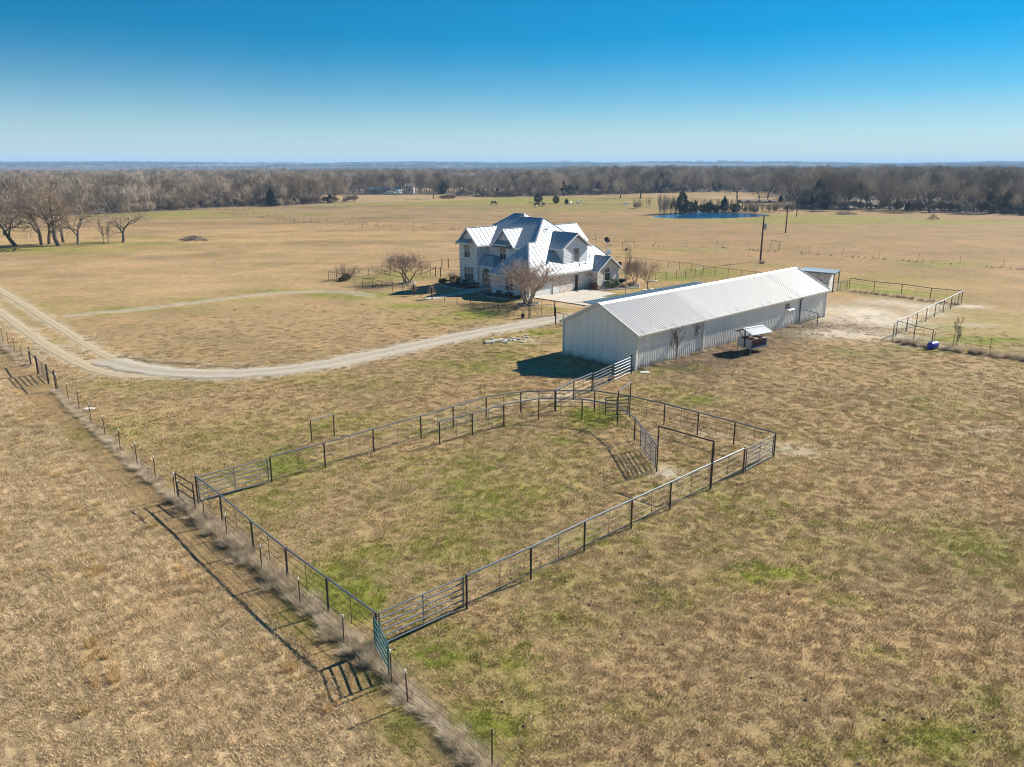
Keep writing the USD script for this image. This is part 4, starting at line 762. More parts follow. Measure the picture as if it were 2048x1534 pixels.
for nm, a, b in (('nearer', (98, 767.5), (113, 781)), ('farther', (62.5, 730.5), (76.5, 749))):
    a_, b_ = g(*a), g(*b); t = thing('fence_brace', 'black brace of two posts, the %s one beside the left field gate' % nm, 'fence brace', (a_[0], a_[1], 0)); d = b_ - a_
    for q in (0 * d, d): MB().tube([V3(q, -.1), V3(q, 1.55)], .05, 8).put('post', 'black_pipe', t, smooth=40)
    MB().tube([V3(0 * d, 1.2), V3(d, 1.2)], .035, 6).put('brace_bar', 'black_pipe', t)
gate('dark six bar field gate in the wire fence on the far left', (77.5, 749), (97, 767), rails=6, m='black_pipe')
wire_fence('post and wire fence right of the blue drum, along dark weeds', [g(*p) for p in [(1867, 693), (1905, 696), (1979, 707), (2058, 719), (2150, 733)]], H=1.35, seed=5, tip=False)
# far field fences: thin posts and wires
def far_line(label, px, step, H=1.25, seed=0, r=.02, group=None):
    P = [g(*p) for p in px]; L = LineString([tuple(p) for p in P]); n = max(2, int(L.length / step)); pts = [np.array(L.interpolate(L.length * i / n).coords[0]) for i in range(n + 1)]
    return wire_fence(label, pts, H, (.4, .8, 1.2), False, r, .006, seed, m='rusty_post')
far_line('long thin post fence crossing the pasture behind the house to the right', [(1190, 488), (1330, 487.5), (1420, 491), (1520, 497), (1700, 512), (1880, 524), (2100, 540)], 6.2, seed=6)
far_line('thin post fence behind the house to the left', [(470, 428), (560, 442), (640, 452), (800, 463), (930, 476)], 6.5, seed=7)
far_line('diagonal thin post fence in the far left pasture', [(420, 420.5), (520, 429), (600, 441), (700, 447), (930, 458), (1190, 478)], 6.5, seed=8)
far_line('faint fence at the wood edge in the middle distance', [(680, 405), (800, 401), (960, 396), (1100, 399), (1190, 404), (1300, 407)], 7, seed=9)
far_line('faint fence along the left wood edge', [(300, 426), (380, 421), (470, 415), (560, 414)], 5, H=1.35, seed=10, r=.05)
for k, (lab, a, b) in enumerate([('pipe brace in the pasture right of the utility pole', (1541, 496.5), (1559, 498)), ('pipe brace in the pasture behind the right end of the house', (1245, 499.5), (1269.5, 499)), ('pipe brace in the pasture left of the house', (726, 456), (734, 456.5))]):
    frame(lab, a, b, 1.5, rail='black_pipe')
# black mesh fence round the yard
def yard_fence(label, px, H=1.22, step_v=.33, zs=(.1, .35, .6, .85), thick=(), seed=0):
    P = [g(*p) for p in px]; o = P[0]; t = thing('yard_fence', label, 'fence', (o[0], o[1], 0))
    for i, p in enumerate(P): MB().tube([V3(p - o, -.1), V3(p - o, H + (.28 if i in thick else .04))], .07 if i in thick else .035, 6).put('gate_post' if i in thick else 'post', 'black_pipe', t)
    for a, b in zip(P, P[1:]):
        a, b = a - o, b - o; MB().tube([V3(a, H), V3(b, H)], .024, 5).put('top_rail', 'black_pipe', t)
        m = MB(); n = max(2, int(np.linalg.norm(b - a) / step_v))
        for k in range(1, n): q = a + (b - a) * k / n; m.tube([V3(q, .06), V3(q, H)], .006, 3, cap=False)
        for z in zs: m.tube([V3(a, z), V3(b, z)], .006, 3, cap=False)
        m.put('mesh_panel', 'black_pipe', t)
Zr = lambda X, Y: (640 + X * .24414, 480 + Y * .24414)
yard_fence('black mesh yard fence along the front of the lawn to the drive gate', [Zr(*q) for q in [(72, 331), (137, 338), (205, 351), (280, 368), (352, 384), (430, 397), (508, 412), (593, 428), (680, 443), (770, 457), (826, 472), (918, 489), (1020, 510), (1123, 531), (1232, 554), (1343, 576), (1460, 599), (1583, 622), (1712, 640)]], thick=(9, 11, 18))
yard_fence('black mesh yard fence along the back of the left lawn', [Zr(*q) for q in [(72, 331), (175, 320), (288, 305), (398, 293), (505, 281), (612, 270), (720, 259), (810, 248), (905, 238), (1000, 231), (1052, 228), (1145, 224)]], thick=(9, 10))
yard_fence('black mesh fence crossing the left lawn to the house corner', [Zr(*q) for q in [(745, 268), (830, 283), (907, 294), (947, 300), (988, 306), (1068, 312), (1135, 318)]], thick=(3, 4))
Zq = lambda X, Y: (1220 + X * .166, 480 + Y * .166)
yard_fence('black mesh yard fence along the back right lawn, up to the barn roof', [Zq(*q) for q in [(70, 290), (190, 296), (305, 305), (430, 318), (565, 332), (697, 346), (833, 361), (975, 380), (1120, 408), (1268, 432), (1420, 447), (1580, 465), (1745, 484), (1930, 505), (2150, 530), (2400, 560)]])
yard_fence('black mesh fence across the right lawn between the bare trees and the barn', [Zq(*q) for q in [(548, 497), (673, 487), (795, 472), (908, 460), (1022, 452), (1102, 441), (1268, 432)]])
def yard_gate(label, a, b, H=1.35, post_end=False):
    a, b = g(*a), g(*b); t = thing('yard_gate', label, 'gate', (a[0], a[1], 0)); d = b - a; n = np.linalg.norm(d); u = d / n
    for s in (.05, n * .45, n - .05): MB().tube([V3(u * s, .08), V3(u * s, H)], .025, 6).put('stile', 'black_pipe', t)
    for z in (.1, H): MB().tube([V3(u * .05, z), V3(u * (n - .05), z)], .025, 6).put('rail', 'black_pipe', t)
    m = MB(); k = int(n / .16)
    for i in range(1, k): m.tube([V3(u * n * i / k, .1), V3(u * n * i / k, H)], .006, 3, cap=False)
    m.put('mesh_panel', 'black_pipe', t); MB().tube([V3(u * .05, H * .8), V3(u * n * .45, .1)], .018, 5).put('brace', 'black_pipe', t)
    e = d if post_end else 0 * d; MB().tube([V3(e, -.1), V3(e, 1.75)], .06, 8).tube([V3(e, 1.75), V3(e, 1.8)], [.07, .02], 8).put('gate_post', 'black_pipe', t)
yard_gate('black drive gate leaf beside the myrtle tree', Zr(1722, 636), Zr(1922, 628), post_end=True); yard_gate('black drive gate leaf beside the barn gable', Zr(1929, 692), Zr(2075, 735))
# ------------------------------------------------------------------ bare trees
def grow(seed, H, trunk, forks, spread, up, crown_start, levels=4, twigs=6, tw_len=.9, tw_w=.03, stems=1, lean=0.0, wob=.18, ratio=.72, segs=4, leader=True, stem_spread=.28):
    """A leafless tree: (trunk and limbs mesh, fine branches mesh)."""
    rg = np.random.default_rng(seed); big, fine, tw = MB(), MB(), []
    def unit(v): return v / np.linalg.norm(v)
    def rand_perp(d):
        v = np.cross(d, rg.normal(size=3)); return unit(v)
    def branch(p, d, L, r, lev):
        n = segs if lev < 2 else 3; pts, rad = [p], [r]; q = p.copy(); dd = d.copy()
        for i in range(n):
            dd = unit(dd + rg.normal(0, wob, 3) + np.array([0, 0, up * (.5 if lev == 0 else 1) * .25])); q = q + dd * L / n; pts.append(q.copy()); rad.append(r * (1 - .55 * (i + 1) / n))
        (big if lev < 2 else fine).tube(pts, rad, (7, 5, 4, 3, 3)[min(lev, 4)], cap=False)
        pts = np.array(pts)
        if lev >= levels - 1:
            for i in range(twigs):
                t = rg.uniform(.25, 1); k = min(int(t * n), n - 1); o = pts[k] + (pts[k + 1] - pts[k]) * (t * n - k)
                dv = unit(unit(pts[-1] - pts[0]) + rand_perp(d) * rg.uniform(.3, 1.1) + np.array([0, 0, .15 * up])); l = tw_len * rg.uniform(.5, 1.2); s = rand_perp(dv) * tw_w / 2
                tw.append((o - s, o + s, o + dv * l + rg.normal(0, .08, 3) * l))
            return
        m = forks[lev] if lev < len(forks) else forks[-1]
        for i in range(m):
            t = (crown_start if lev == 0 else .3) + (1 - (crown_start if lev == 0 else .3)) * (i + rg.uniform(.2, 1)) / m; t = min(t, .99)
            k = min(int(t * n), n - 1); o = pts[k] + (pts[k + 1] - pts[k]) * (t * n - k); base = unit(pts[k + 1] - pts[k])
            ang = spread * rg.uniform(.7, 1.25); dv = unit(base * math.cos(ang) + rand_perp(base) * math.sin(ang) + np.array([0, 0, .12 * up]))
            branch(o, dv, L * ratio * rg.uniform(.75, 1.15) * (1.15 - .35 * t if lev == 0 else 1), r * (1 - .55 * t) * .68, lev + 1)
        if leader: branch(pts[-1], dd, L * ratio * .8, rad[-1] * .9, lev + 1)
    for s in range(stems):
        a = 2 * math.pi * (s + rg.uniform(0, .5)) / stems; sp = stem_spread if stems > 1 else lean
        branch(np.array([.12 * math.cos(a), .12 * math.sin(a), -.1]) if stems > 1 else np.array([0, 0, -.15]), unit(np.array([math.cos(a) * sp, math.sin(a) * sp, 1])), H, trunk, 0)
    if tw: t = np.array(tw).reshape(-1, 3); fine.add(t, np.arange(len(t)).reshape(-1, 3))
    return big, fine
def scaled(mb, s): v, f = mb.done(); return (v * s, f)
def tree_class(name, big, fine, bark, twig, height):
    zmax = max(big.done()[0][:, 2].max(), fine.done()[0][:, 2].max()); c = proto(name); s = height / zmax
    usdkit.mesh(stage, str(c.GetPath()) + '/trunk', scaled(big, s), '/World/Looks/' + bark, smooth=60); usdkit.mesh(stage, str(c.GetPath()) + '/crown', scaled(fine, s), '/World/Looks/' + twig)
    return c, (scaled(big, s), scaled(fine, s))
PEC = [tree_class('source_pecan_%s' % 'abcd'[i], *grow(100 + i, 5.0, .33, (5, 5, 5), R(50), .28, .30, 4, 8, 1.2, .022, lean=(.12, .28, -.2, .05)[i], wob=.20, ratio=.74), 'bark', 'pecan_twig', 1.0) for i in range(4)]
MYR = [tree_class('source_myrtle_%s' % 'ab'[i], *grow(200 + i, 1.9, .085, (4, 4, 5), R(46), .30, .55, 4, 8, .42, .012, stems=(5, 4)[i], wob=.15, ratio=.80, stem_spread=.36), 'myrtle_bark', 'red_twig', 1.0) for i in range(2)]
SAP = [tree_class('source_sapling_%s' % 'ab'[i], *grow(300 + i, 3.0, .06, (9, 4), R(30), .6, .25, 3, 7, .6, .022, wob=.10, ratio=.42), 'bark', 'bark', 1.0) for i in range(2)]
YRD = [tree_class('source_yard_tree_%s' % 'ab'[i], *grow(350 + i, 1.7, .08, (7, 4, 4), R(44), .45, .6, 4, 7, .45, .012, wob=.13, ratio=.78), 'bark', 'pale_twig', 1.0) for i in range(2)]
def place(cls, name, label, px, top, cat='tree', group=None, rot=0.0, wide=1.0, base_z=0.0):
    """Stands a tree on its surveyed foot; its height comes from the surveyed top."""
    p = g(*px); d = np.array([(px[0] - 1024) / F, _c - (top - 767) / F * _s, -_s - (top - 767) / F * _c]); h = CH + d[2] * np.linalg.norm(p) / np.linalg.norm(d[:2])
    return copy_of(cls[0], name, label, cat, (p[0], p[1], float(zg(*p)[0]) + base_z), rot, (h * wide, h * wide, h), group)
for k, (i, px, top, lab, wd) in enumerate([(1, (33, 493), 352, 'leaning bare pecan tree at the left edge of the grove', .95), (0, (84, 490), 338, 'tall bare pecan tree second from the left edge', .9), (2, (98, 488), 352, 'bare pecan tree leaning left behind the tall one', .8), (3, (119, 492), 334, 'tallest bare pecan tree in the grove with a pale forked trunk', .95),
        (0, (127, 484.5), 350, 'bare pecan tree standing behind the tallest one', .85), (1, (156, 489), 372, 'bare pecan tree at the right end of the tight grove', .75), (2, (246, 485), 402, 'single bare spreading tree right of the grove', 1.15), (3, (-28, 492), 345, 'bare pecan tree cut off at the left edge', 1.0), (0, (8, 470), 372, 'bare pecan tree farther back at the left edge', .9)]):
    place(PEC[i], 'pecan_tree', lab, px, top, rot=k * 2.1 + 1.0, wide=wd)
place(SAP[0], 'sapling', 'thin bare sapling, left of two beside the single spreading tree', (209.5, 489), 432, rot=.4); place(SAP[1], 'sapling', 'thin bare sapling, right of two beside the single spreading tree', (216.5, 488), 436, rot=1.4)
place(MYR[0], 'myrtle_tree', 'large bare multi stemmed myrtle before the garage', (1058, 608), 515, rot=.6, wide=2.0); place(MYR[1], 'myrtle_tree', 'bare multi stemmed myrtle on the left lawn in a stone ring', (815, 566), 499, rot=2.0, wide=1.9)
place(YRD[0], 'small_tree', 'small bare tree left of the myrtle on the lawn', (779.5, 553), 506, rot=1.0, wide=.6); place(YRD[1], 'small_tree', 'round bare tree on a single trunk behind the barn roof', (1296, 585), 516, rot=.4, wide=1.1)
place(MYR[1], 'small_tree', 'bare low tree in the bed right of the stone gable', (1269, 567), 513, rot=3.5, wide=1.1); place(MYR[0], 'small_tree', 'bare shrubby tree by the right corner of the house', (1257, 560), 518, rot=4.5, wide=.9)
place(SAP[0], 'sapling', 'thin tall bare sapling before the stone gable', (1250.5, 594), 482, rot=2, wide=.45)
place(SAP[1], 'sapling', 'bare sapling against the barn wall, nearer the corner', (1354, 718), 636, rot=.3, wide=1.3); place(SAP[0], 'sapling', 'bare sapling against the barn wall, beside the downspout', (1381, 707), 632, rot=2.3, wide=1.2)
place(SAP[0], 'sapling', 'leaning bare sapling right of the blue drum', (1912, 695.5), 628, rot=4, wide=1.1)
for k, px in enumerate([(827.5, 591), (864.5, 598)]): place(MYR[k], 'young_tree', ['small bare twiggy tree at the lawn fence, left of two', 'small bare twiggy tree at the lawn fence, right of two'][k], px, 566, rot=k, wide=.55)
# shrubs
def leafy(seed, rx, rz, n, size, squash=1.0, low=.1, cone=False):
    rg = np.random.default_rng(seed); d = rg.normal(size=(n, 3)); d /= np.linalg.norm(d, axis=1, keepdims=True)
    lump = .62 + .76 * meshkit.noise(d * 2.9 + 5, seed); r = lump * rg.uniform(.45, 1, n) ** .45
    p = d * r[:, None] * (rx, rx, rz / 2); p[:, 2] += rz / 2
    if cone: t = np.clip(p[:, 2] / rz, 0, 1); p[:, :2] *= (1.25 - .95 * t)[:, None]
    p[:, 2] = np.maximum(p[:, 2], low * rg.random(n))
    a = rg.normal(size=(n, 3)); a /= np.linalg.norm(a, axis=1, keepdims=True); b = np.cross(a, rg.normal(size=(n, 3))); b /= np.linalg.norm(b, axis=1, keepdims=True); s = size * rg.uniform(.6, 1.4, (n, 1))
    v = np.stack([p - a * s, p + b * s * .7, p + a * s], 1).reshape(-1, 3); return MB().add(v, np.arange(3 * n).reshape(-1, 3))
def shrub(name, label, px, rx, rz, m, seed, n=900, size=.09, cat='shrub', twigs=False):
    p = G3(*px); t = thing(name, label, cat, p)
    if twigs:
        b, f = grow(seed, rz * .45, .03, (5, 4), R(38), .5, .1, 3, 7, .35, .018, stems=7, stem_spread=.7); zmax = f.done()[0][:, 2].max(); s = rz / zmax
        put('stem', scaled(b, s), 'bark', t); put('twigs', scaled(f, s), m, t)
    else:
        leafy(seed, rx, rz, n, size).put('foliage', m, t); MB().tube([(0, 0, -.05), (.02, .02, rz * .6)], [.05, .02], 5).put('stem', 'bark', t)
shrub('shrub', 'round green shrub below the arched window', (1222, 576), .95, 1.25, 'shrub_green', 1, 1500, .08); shrub('shrub', 'rusty red shrub in the corner by the brown door', (1187, 579), .55, 1.0, 'shrub_red', 2, 700, .07)
shrub('shrub', 'rusty red low shrub beside the stone gable corner', (1191, 581), .45, .8, 'shrub_red', 22, 500, .07)
shrub('shrub', 'grey leafless shrub in the bed right of the green shrub', (1248, 575), .9, .9, 'weeds', 3, twigs=True); shrub('shrub', 'brown leafless shrub in the bed behind the fire table', (1262, 572), .8, .8, 'weeds', 4, twigs=True)
for k, (px, rx, rz) in enumerate([((886, 566.5), .6, .7), ((912, 569), 1.0, 1.25), ((926, 571), 1.1, 1.3), ((938, 575), 1.0, 1.2), ((949, 578), .7, .8)]): shrub('shrub', ['low dark shrub at the left end of the hedge below the wing', 'dark rounded shrub below the left corner of the wing', 'dark rounded shrub below the triple window', 'dark rounded shrub below the right side of the triple window', 'small dark shrub beside the porch'][k], px, rx, rz, 'evergreen', 40 + k, 900, .09)
for k, (px, rx, rz) in enumerate([((1000, 589), .5, .6), ((1018, 593), .55, .6), ((1038, 598), .5, .5)]): shrub('shrub', ['low dark shrub below the garage window, left of three', 'low dark shrub below the garage window, middle of three', 'low dark shrub below the garage window, right of three'][k], px, rx, rz, 'evergreen', 50 + k, 500, .07)
shrub('shrub', 'bare twiggy shrub at the left corner of the house', (905, 561), .8, 1.7, 'weeds', 5, twigs=True); shrub('shrub', 'big bare twiggy bush at the far left corner of the lawn', (694, 559), 1.8, 2.7, 'pale_twig', 6, twigs=True)
shrub('shrub', 'dark green shrub under the big bare bush at the lawn corner', (693, 561), .7, 1.0, 'evergreen', 61, 700, .08); shrub('shrub', 'small dark green shrub left of the lawn corner bush', (683, 563), .45, .6, 'evergreen', 62, 400, .08)
shrub('brush', 'dry grey brush round the foot of the near utility pole', (1524, 527), 1.5, .8, 'weeds', 7, twigs=True, cat='brush'); shrub('brush', 'dry grey brush below the pasture brace behind the house', (1254, 501), 1.6, .8, 'weeds', 8, twigs=True, cat='brush')
# planting beds, tree rings
def bed(name, label, px, h, m='mulch', world=None):
    P = world if world is not None else [g(*p) for p in px]; c = np.mean(P, 0); pl = Polygon([tuple(p - c) for p in P]).buffer(.3).simplify(.05); t = thing(name, label, 'flower bed', (c[0], c[1], 0)); mb = MB(); rings = [pl, pl.buffer(-.25), pl.buffer(-.6)]
    k = 48
    def samp(q): q = max(getattr(q, 'geoms', [q]), key=lambda s: s.area); return [q.exterior.interpolate(i / k, normalized=True).coords[0] for i in range(k)]
    R_ = [np.c_[samp(q), np.full(k, z)] for q, z in zip(rings, (.02, h * .7, h)) if not q.is_empty and q.area > .02]
    base = R_[0].copy(); base[:, 2] = -.1; R_ = [base] + R_
    for q in range(1, len(R_)):
        a = R_[q - 1]; R_[q] = b = np.roll(R_[q], -int(np.argmin(np.linalg.norm(R_[q][:, :2] - a[0, :2], axis=1))), 0)
        mb.add(np.vstack([a, b]), [(i, (i + 1) % k, k + (i + 1) % k, k + i) for i in range(k)])
    mb.add(R_[-1], [(0, i, i + 1) for i in range(1, k - 1)]); mb.put('soil', m, t, smooth=True)
    e = pl.exterior; n = int(e.length / .34); rg = np.random.default_rng(int(abs(c[0] * 10)))
    for i in range(n):
        x, y = e.interpolate((i + .5) / n, normalized=True).coords[0]; x2, y2 = e.interpolate((i + .6) / n, normalized=True).coords[0]; a = math.atan2(y2 - y, x2 - x); s = rg.uniform(.8, 1.15)
        put('edging_stone', rock(rg, .17 * s, .10 * s, .085 * s, a, (x, y, .06)), 'stone_edging', t)
    return t
_ico = trimesh.creation.icosphere(1, 1.0)
def rock(rg, a, b, c, rot, at):
    v = _ico.vertices * (1 + rg.normal(0, .08, (len(_ico.vertices), 1))); v = np.sign(v) * np.abs(v) ** .75 * (a, b, c); ca, sa = math.cos(rot), math.sin(rot)
    return (np.c_[v[:, 0] * ca - v[:, 1] * sa, v[:, 0] * sa + v[:, 1] * ca, v[:, 2]] + at, _ico.faces[::1])
def ringed(label, px, r): p = g(*px); bed('tree_ring', label, None, .10, world=[p + r * np.array([math.cos(a), math.sin(a)]) for a in np.linspace(0, 2 * math.pi, 20)[:-1]])
ringed('pale stone ring round the large myrtle before the garage', (1058, 608), .95); ringed('pale stone ring round the myrtle on the left lawn', (815, 566), .85)
bed('flower_bed', 'dark planting bed along the shaded garage wall, stone edged', None, .15, world=[hw(-.15, .3)[:2], hw(-.15, 6.6)[:2], hw(-1.6, 6.9)[:2], hw(-2.2, 4.5)[:2], hw(-1.9, 1.5)[:2], hw(-1.0, .3)[:2]])
bed('flower_bed', 'dark raised bed along the left wing and porch, stone edged', None, .34, world=[hw(1.5, 10.9)[:2], hw(1.5, 15.4)[:2], hw(.2, 16.4)[:2], hw(-.5, 14.0)[:2], hw(.1, 11.0)[:2]])
bed('flower_bed', 'stone edged bed along the stone gable on the right', None, .12, world=[hw(11.0, -1.5)[:2], hw(17.0, -1.45)[:2], hw(19.2, -2.6)[:2], hw(17.0, -4.2)[:2], hw(13.0, -3.0)[:2], hw(10.9, -2.1)[:2]])
MB().plate([hw(1.9, 8.0, .34), hw(1.9, 10.9, .34), hw(-1.2, 10.4, .08), hw(-1.2, 8.4, .08)], .35).plate([hw(-1.21, 8.4, .08), hw(-1.21, 10.3, .08), hw(-9.0, 9.6, .055), hw(-9.0, 8.4, .055)], .2).put('front_walk', 'concrete', kind='structure', label='pale front walk to the porch')

# ------------------------------------------------------------------ the woods
def wood_tree(seed, H=1.0, nl=1500):
    """A bare wood tree cheap enough to repeat: trunk and limbs, and a crown of thin twigs."""
    return grow(seed, 4.4, .24, (5, 4, 4), R(42), .5, .35, 4, 7, 1.25, .042, wob=.17, ratio=.72, segs=3)
WOOD = []
for i in range(5):
    b, f = wood_tree(500 + i); WOOD.append(tree_class('source_wood_tree_%s' % 'abcde'[i], b, f, 'bark', 'twig', 1.0))
def ever(seed, n, size, cone): mb = leafy(seed, .30 if cone else .42, 1.0, n, size, low=.05, cone=cone); return mb
EVER = []
for i in range(3):
    f = ever(600 + i, 2400, .048, i < 2); b = MB().tube([(0, 0, -.05), (0, 0, .8)], [.03, .008], 5); c = proto('source_cedar_%s' % 'abc'[i])
    usdkit.mesh(stage, str(c.GetPath()) + '/trunk', b.done(), '/World/Looks/bark'); usdkit.mesh(stage, str(c.GetPath()) + '/crown', f.done(), '/World/Looks/evergreen'); EVER.append((c, (b.done(), f.done())))
rgw = np.random.default_rng(11)
cand = []
rr = 190.0
while rr < 3300:
    sp = 5.8 if rr < 420 else 6.8 if rr < 800 else 9.5 if rr < 1500 else 14
    n = int(R(84) * rr / sp)
    for a in np.linspace(-R(42), R(42), n):
        aa = a + rgw.uniform(-.5, .5) * sp / rr; r2 = rr + rgw.uniform(-.5, .5) * sp; cand.append((r2 * math.sin(aa), r2 * math.cos(aa), sp))
    rr += sp
C = np.array(cand); W = woods(C[:, 0], C[:, 1]); keep = W > 3
gap = fb(C[:, 0], C[:, 1], .012, 3, 61); keep &= (gap > .36) | (W < 22) | (np.hypot(C[:, 0], C[:, 1]) > 900)
for cx_, cy_, r_ in CLEAR:
    d = np.hypot(C[:, 0] - cx_, C[:, 1] - cy_); ang = np.abs(np.arctan2(C[:, 0], C[:, 1]) - math.atan2(cx_, cy_)); keep &= ~(d < r_ * .8)
far_gap = fb(C[:, 0], C[:, 1] * .5, .0016, 3, 31); keep &= ~((far_gap > .71) & (W > 700))
keep &= ~contains_xy(POND.buffer(5), C[:, 0], C[:, 1])
C, W = C[keep][:, :2].copy(), W[keep]; CR = np.hypot(C[:, 0], C[:, 1])
cz = height(C[:, 0], C[:, 1])
evp = np.where(CR > 1300, .10 + .75 * (fb(C[:, 0], C[:, 1], .0021, 3, 71) > .60), .022 + .22 * ((W < 8) & (C[:, 0] < 0) & (C[:, 0] > -110)))
is_ev = rgw.random(len(C)) < evp
hgt = np.where(is_ev, rgw.uniform(5.5, 9.0, len(C)), rgw.uniform(6.5, 12.5, len(C)) * (0.70 + .6 * fb(C[:, 0], C[:, 1], .02, 2, 72))) * np.where(W < 9, np.where(is_ev, .62, .86), 1)
hgt *= np.where(C[:, 0] > 60, 1.3, 1.08)
# the trees that show largest, one by one
front = np.argsort(np.where(W < 60, CR - 3 * hgt, CR + 500))[:265]; fs = np.zeros(len(C), bool); fs[front] = True
for i in front:
    if is_ev[i]: copy_of(EVER[rgw.integers(2)][0], 'cedar_tree', 'dark green cedar growing at the edge of the bare woods', 'tree', (C[i, 0], C[i, 1], cz[i]), rgw.uniform(0, 6.28), (hgt[i] * 1.1, hgt[i] * 1.1, hgt[i]), 'cedars along the wood edge')
    else: w = hgt[i] * rgw.uniform(.85, 1.15); copy_of(WOOD[rgw.integers(5)][0], 'wood_tree', 'leafless grey brown tree at the near edge of the woods', 'tree', (C[i, 0], C[i, 1], cz[i]), rgw.uniform(0, 6.28), (w, w, hgt[i]), 'bare trees along the wood edge')
rest = ~fs
def thin(mesh, k, fat, seed):
    v, f = mesh; rg = np.random.default_rng(seed); f = f[rg.random(len(f)) < k]; u, inv = np.unique(f, return_inverse=True); v = v[u].copy(); f = inv.reshape(-1, 3)
    t = v[f]; c = t.mean(1, keepdims=True); t = c + (t - c) * np.array([fat, fat, 1.0 + (fat - 1) * .4]); return t.reshape(-1, 3), np.arange(len(t) * 3).reshape(-1, 3)
def both(c, k=1.0, fat=1.0, seed=0):
    (bv, bf), (fv, ff) = c[1]; fv, ff = (fv, ff) if k == 1 else thin((fv, ff), k, fat, seed); return (np.vstack([bv, fv]), np.vstack([bf, ff + len(bv)]))
def woods_stuff(name, label, sel, k, fat):
    s = np.where(sel & ~is_ev)[0]; wd = rgw.uniform(.9, 1.2, len(s))
    instancer(name, [(both(c, k, fat, 9 + q), 'twig') for q, c in enumerate(WOOD)], rgw.integers(0, 5, len(s)), np.c_[C[s], cz[s]], rgw.uniform(0, 6.28, len(s)), np.c_[hgt[s] * wd, hgt[s] * wd, hgt[s]], label, 'woods')
woods_stuff('woods', 'mass of leafless woods behind the field edge', rest & (CR < 650), 1.0, 1.0)
woods_stuff('far_woods', 'far leafless woods fading towards the horizon', rest & (CR >= 650), .35, 1.9)
s = np.where(rest & is_ev)[0]; instancer('evergreen_woods', [(both(c), 'evergreen') for c in EVER], rgw.integers(0, 3, len(s)), np.c_[C[s], cz[s]], rgw.uniform(0, 6.28, len(s)), np.c_[hgt[s] * 1.2, hgt[s] * 1.2, hgt[s]], 'dark evergreens scattered through the far woods', 'woods')
# brush under the wood edge
s = np.where((W < 40) & (CR < 520))[0]; s = np.r_[s, s]; bp = C[s] + rgw.normal(0, 4, (len(s), 2)); ok = woods(bp[:, 0], bp[:, 1]) > 1; bp = bp[ok]
bt = grow(700, 1.6, .04, (6, 5), R(40), .5, .1, 3, 8, .9, .045, stems=6, stem_spread=.5); bz = max(bt[1].done()[0][:, 2].max(), 1)
instancer('underbrush', [((lambda a, b: (np.vstack([a[0], b[0]]), np.vstack([a[1], b[1] + len(a[0])])))(scaled(bt[0], 1 / bz), scaled(bt[1], 1 / bz)), 'twig')], np.zeros(len(bp), int), np.c_[bp, height(bp[:, 0], bp[:, 1])], rgw.uniform(0, 6.28, len(bp)), rgw.uniform(1.8, 4.2, len(bp)), 'tangled leafless underbrush at the foot of the woods', 'underbrush')
# the ridge's trees, from far off one mass
n = 26000; a = rgw.uniform(-R(40), R(40), n); r_ = 3300 + 5200 * rgw.random(n) ** .8; X, Y = r_ * np.sin(a), r_ * np.cos(a)
k_ = fb(X, Y * .6, .0016, 3, 33) < .68; X, Y = X[k_], Y[k_]
lump = leafy(800, .8, .8, 160, .22); lump2 = leafy(801, .8, .7, 160, .22)
instancer('ridge_woods', [(lump.done(), 'twig'), (lump2.done(), 'evergreen')], (fb(X, Y, .0015, 3, 34) + rgw.normal(0, .1, len(X)) > .5).astype(int), np.c_[X, Y, height(X, Y) - 1], rgw.uniform(0, 6.28, len(X)), np.c_[rgw.uniform(14, 26, len(X)), rgw.uniform(14, 26, len(X)), rgw.uniform(9, 15, len(X))], 'blue hazy woods on the far ridge', 'woods')
# single trees that stand out before the woods
for k, (i, px, top, wd, lab) in enumerate([(0, (868, 398), 349, 1.15, 'broad dark oak at the wood edge left of the red brush'), (2, (1281, 396.5), 338, 1.1, 'large bare oak standing in the field left of the pond'), (4, (1240, 396), 350, 1.15, 'bare oak beside the large one left of the pond'), (1, (1474, 399), 337, 1.1, 'tall bare tree behind the right end of the pond'), (3, (1519, 399), 343, 1.1, 'wide bare tree behind the pond, nearer the power line'), (2, (1535, 400), 330, .85, 'tallest straight bare tree behind the pond'), (0, (1594, 408), 368, 1.0, 'bare tree beside the far utility pole'),
        (3, (1700, 421), 350, 1.3, 'broad bare tree in the right hand wood edge'), (4, (1860, 425), 347, 1.35, 'broad bare tree in the wood edge at the far right'), (1, (1780, 421), 352, 1.3, 'wide crowned bare tree right of the pond')]):
    place(PEC[k % 4] if k in (1, 3, 4) else WOOD[i], 'bare_tree', lab, px, top, rot=k * 1.7, wide=wd * (.8 if k in (1, 3, 4) else 1))
for k, (px, top, wd, lab) in enumerate([((1076.5, 405.5), 388, 1.75, 'large round dark green cedar in the middle pasture'), ((1112, 407), 392, 1.5, 'medium round dark green cedar in the middle pasture'), ((1133, 408), 397, 1.3, 'small pointed cedar beside the white cow')]):
    place(EVER[2 if k < 2 else 0], 'cedar_tree', lab, px, top, rot=k, wide=wd * (.72 if k < 2 else 1))
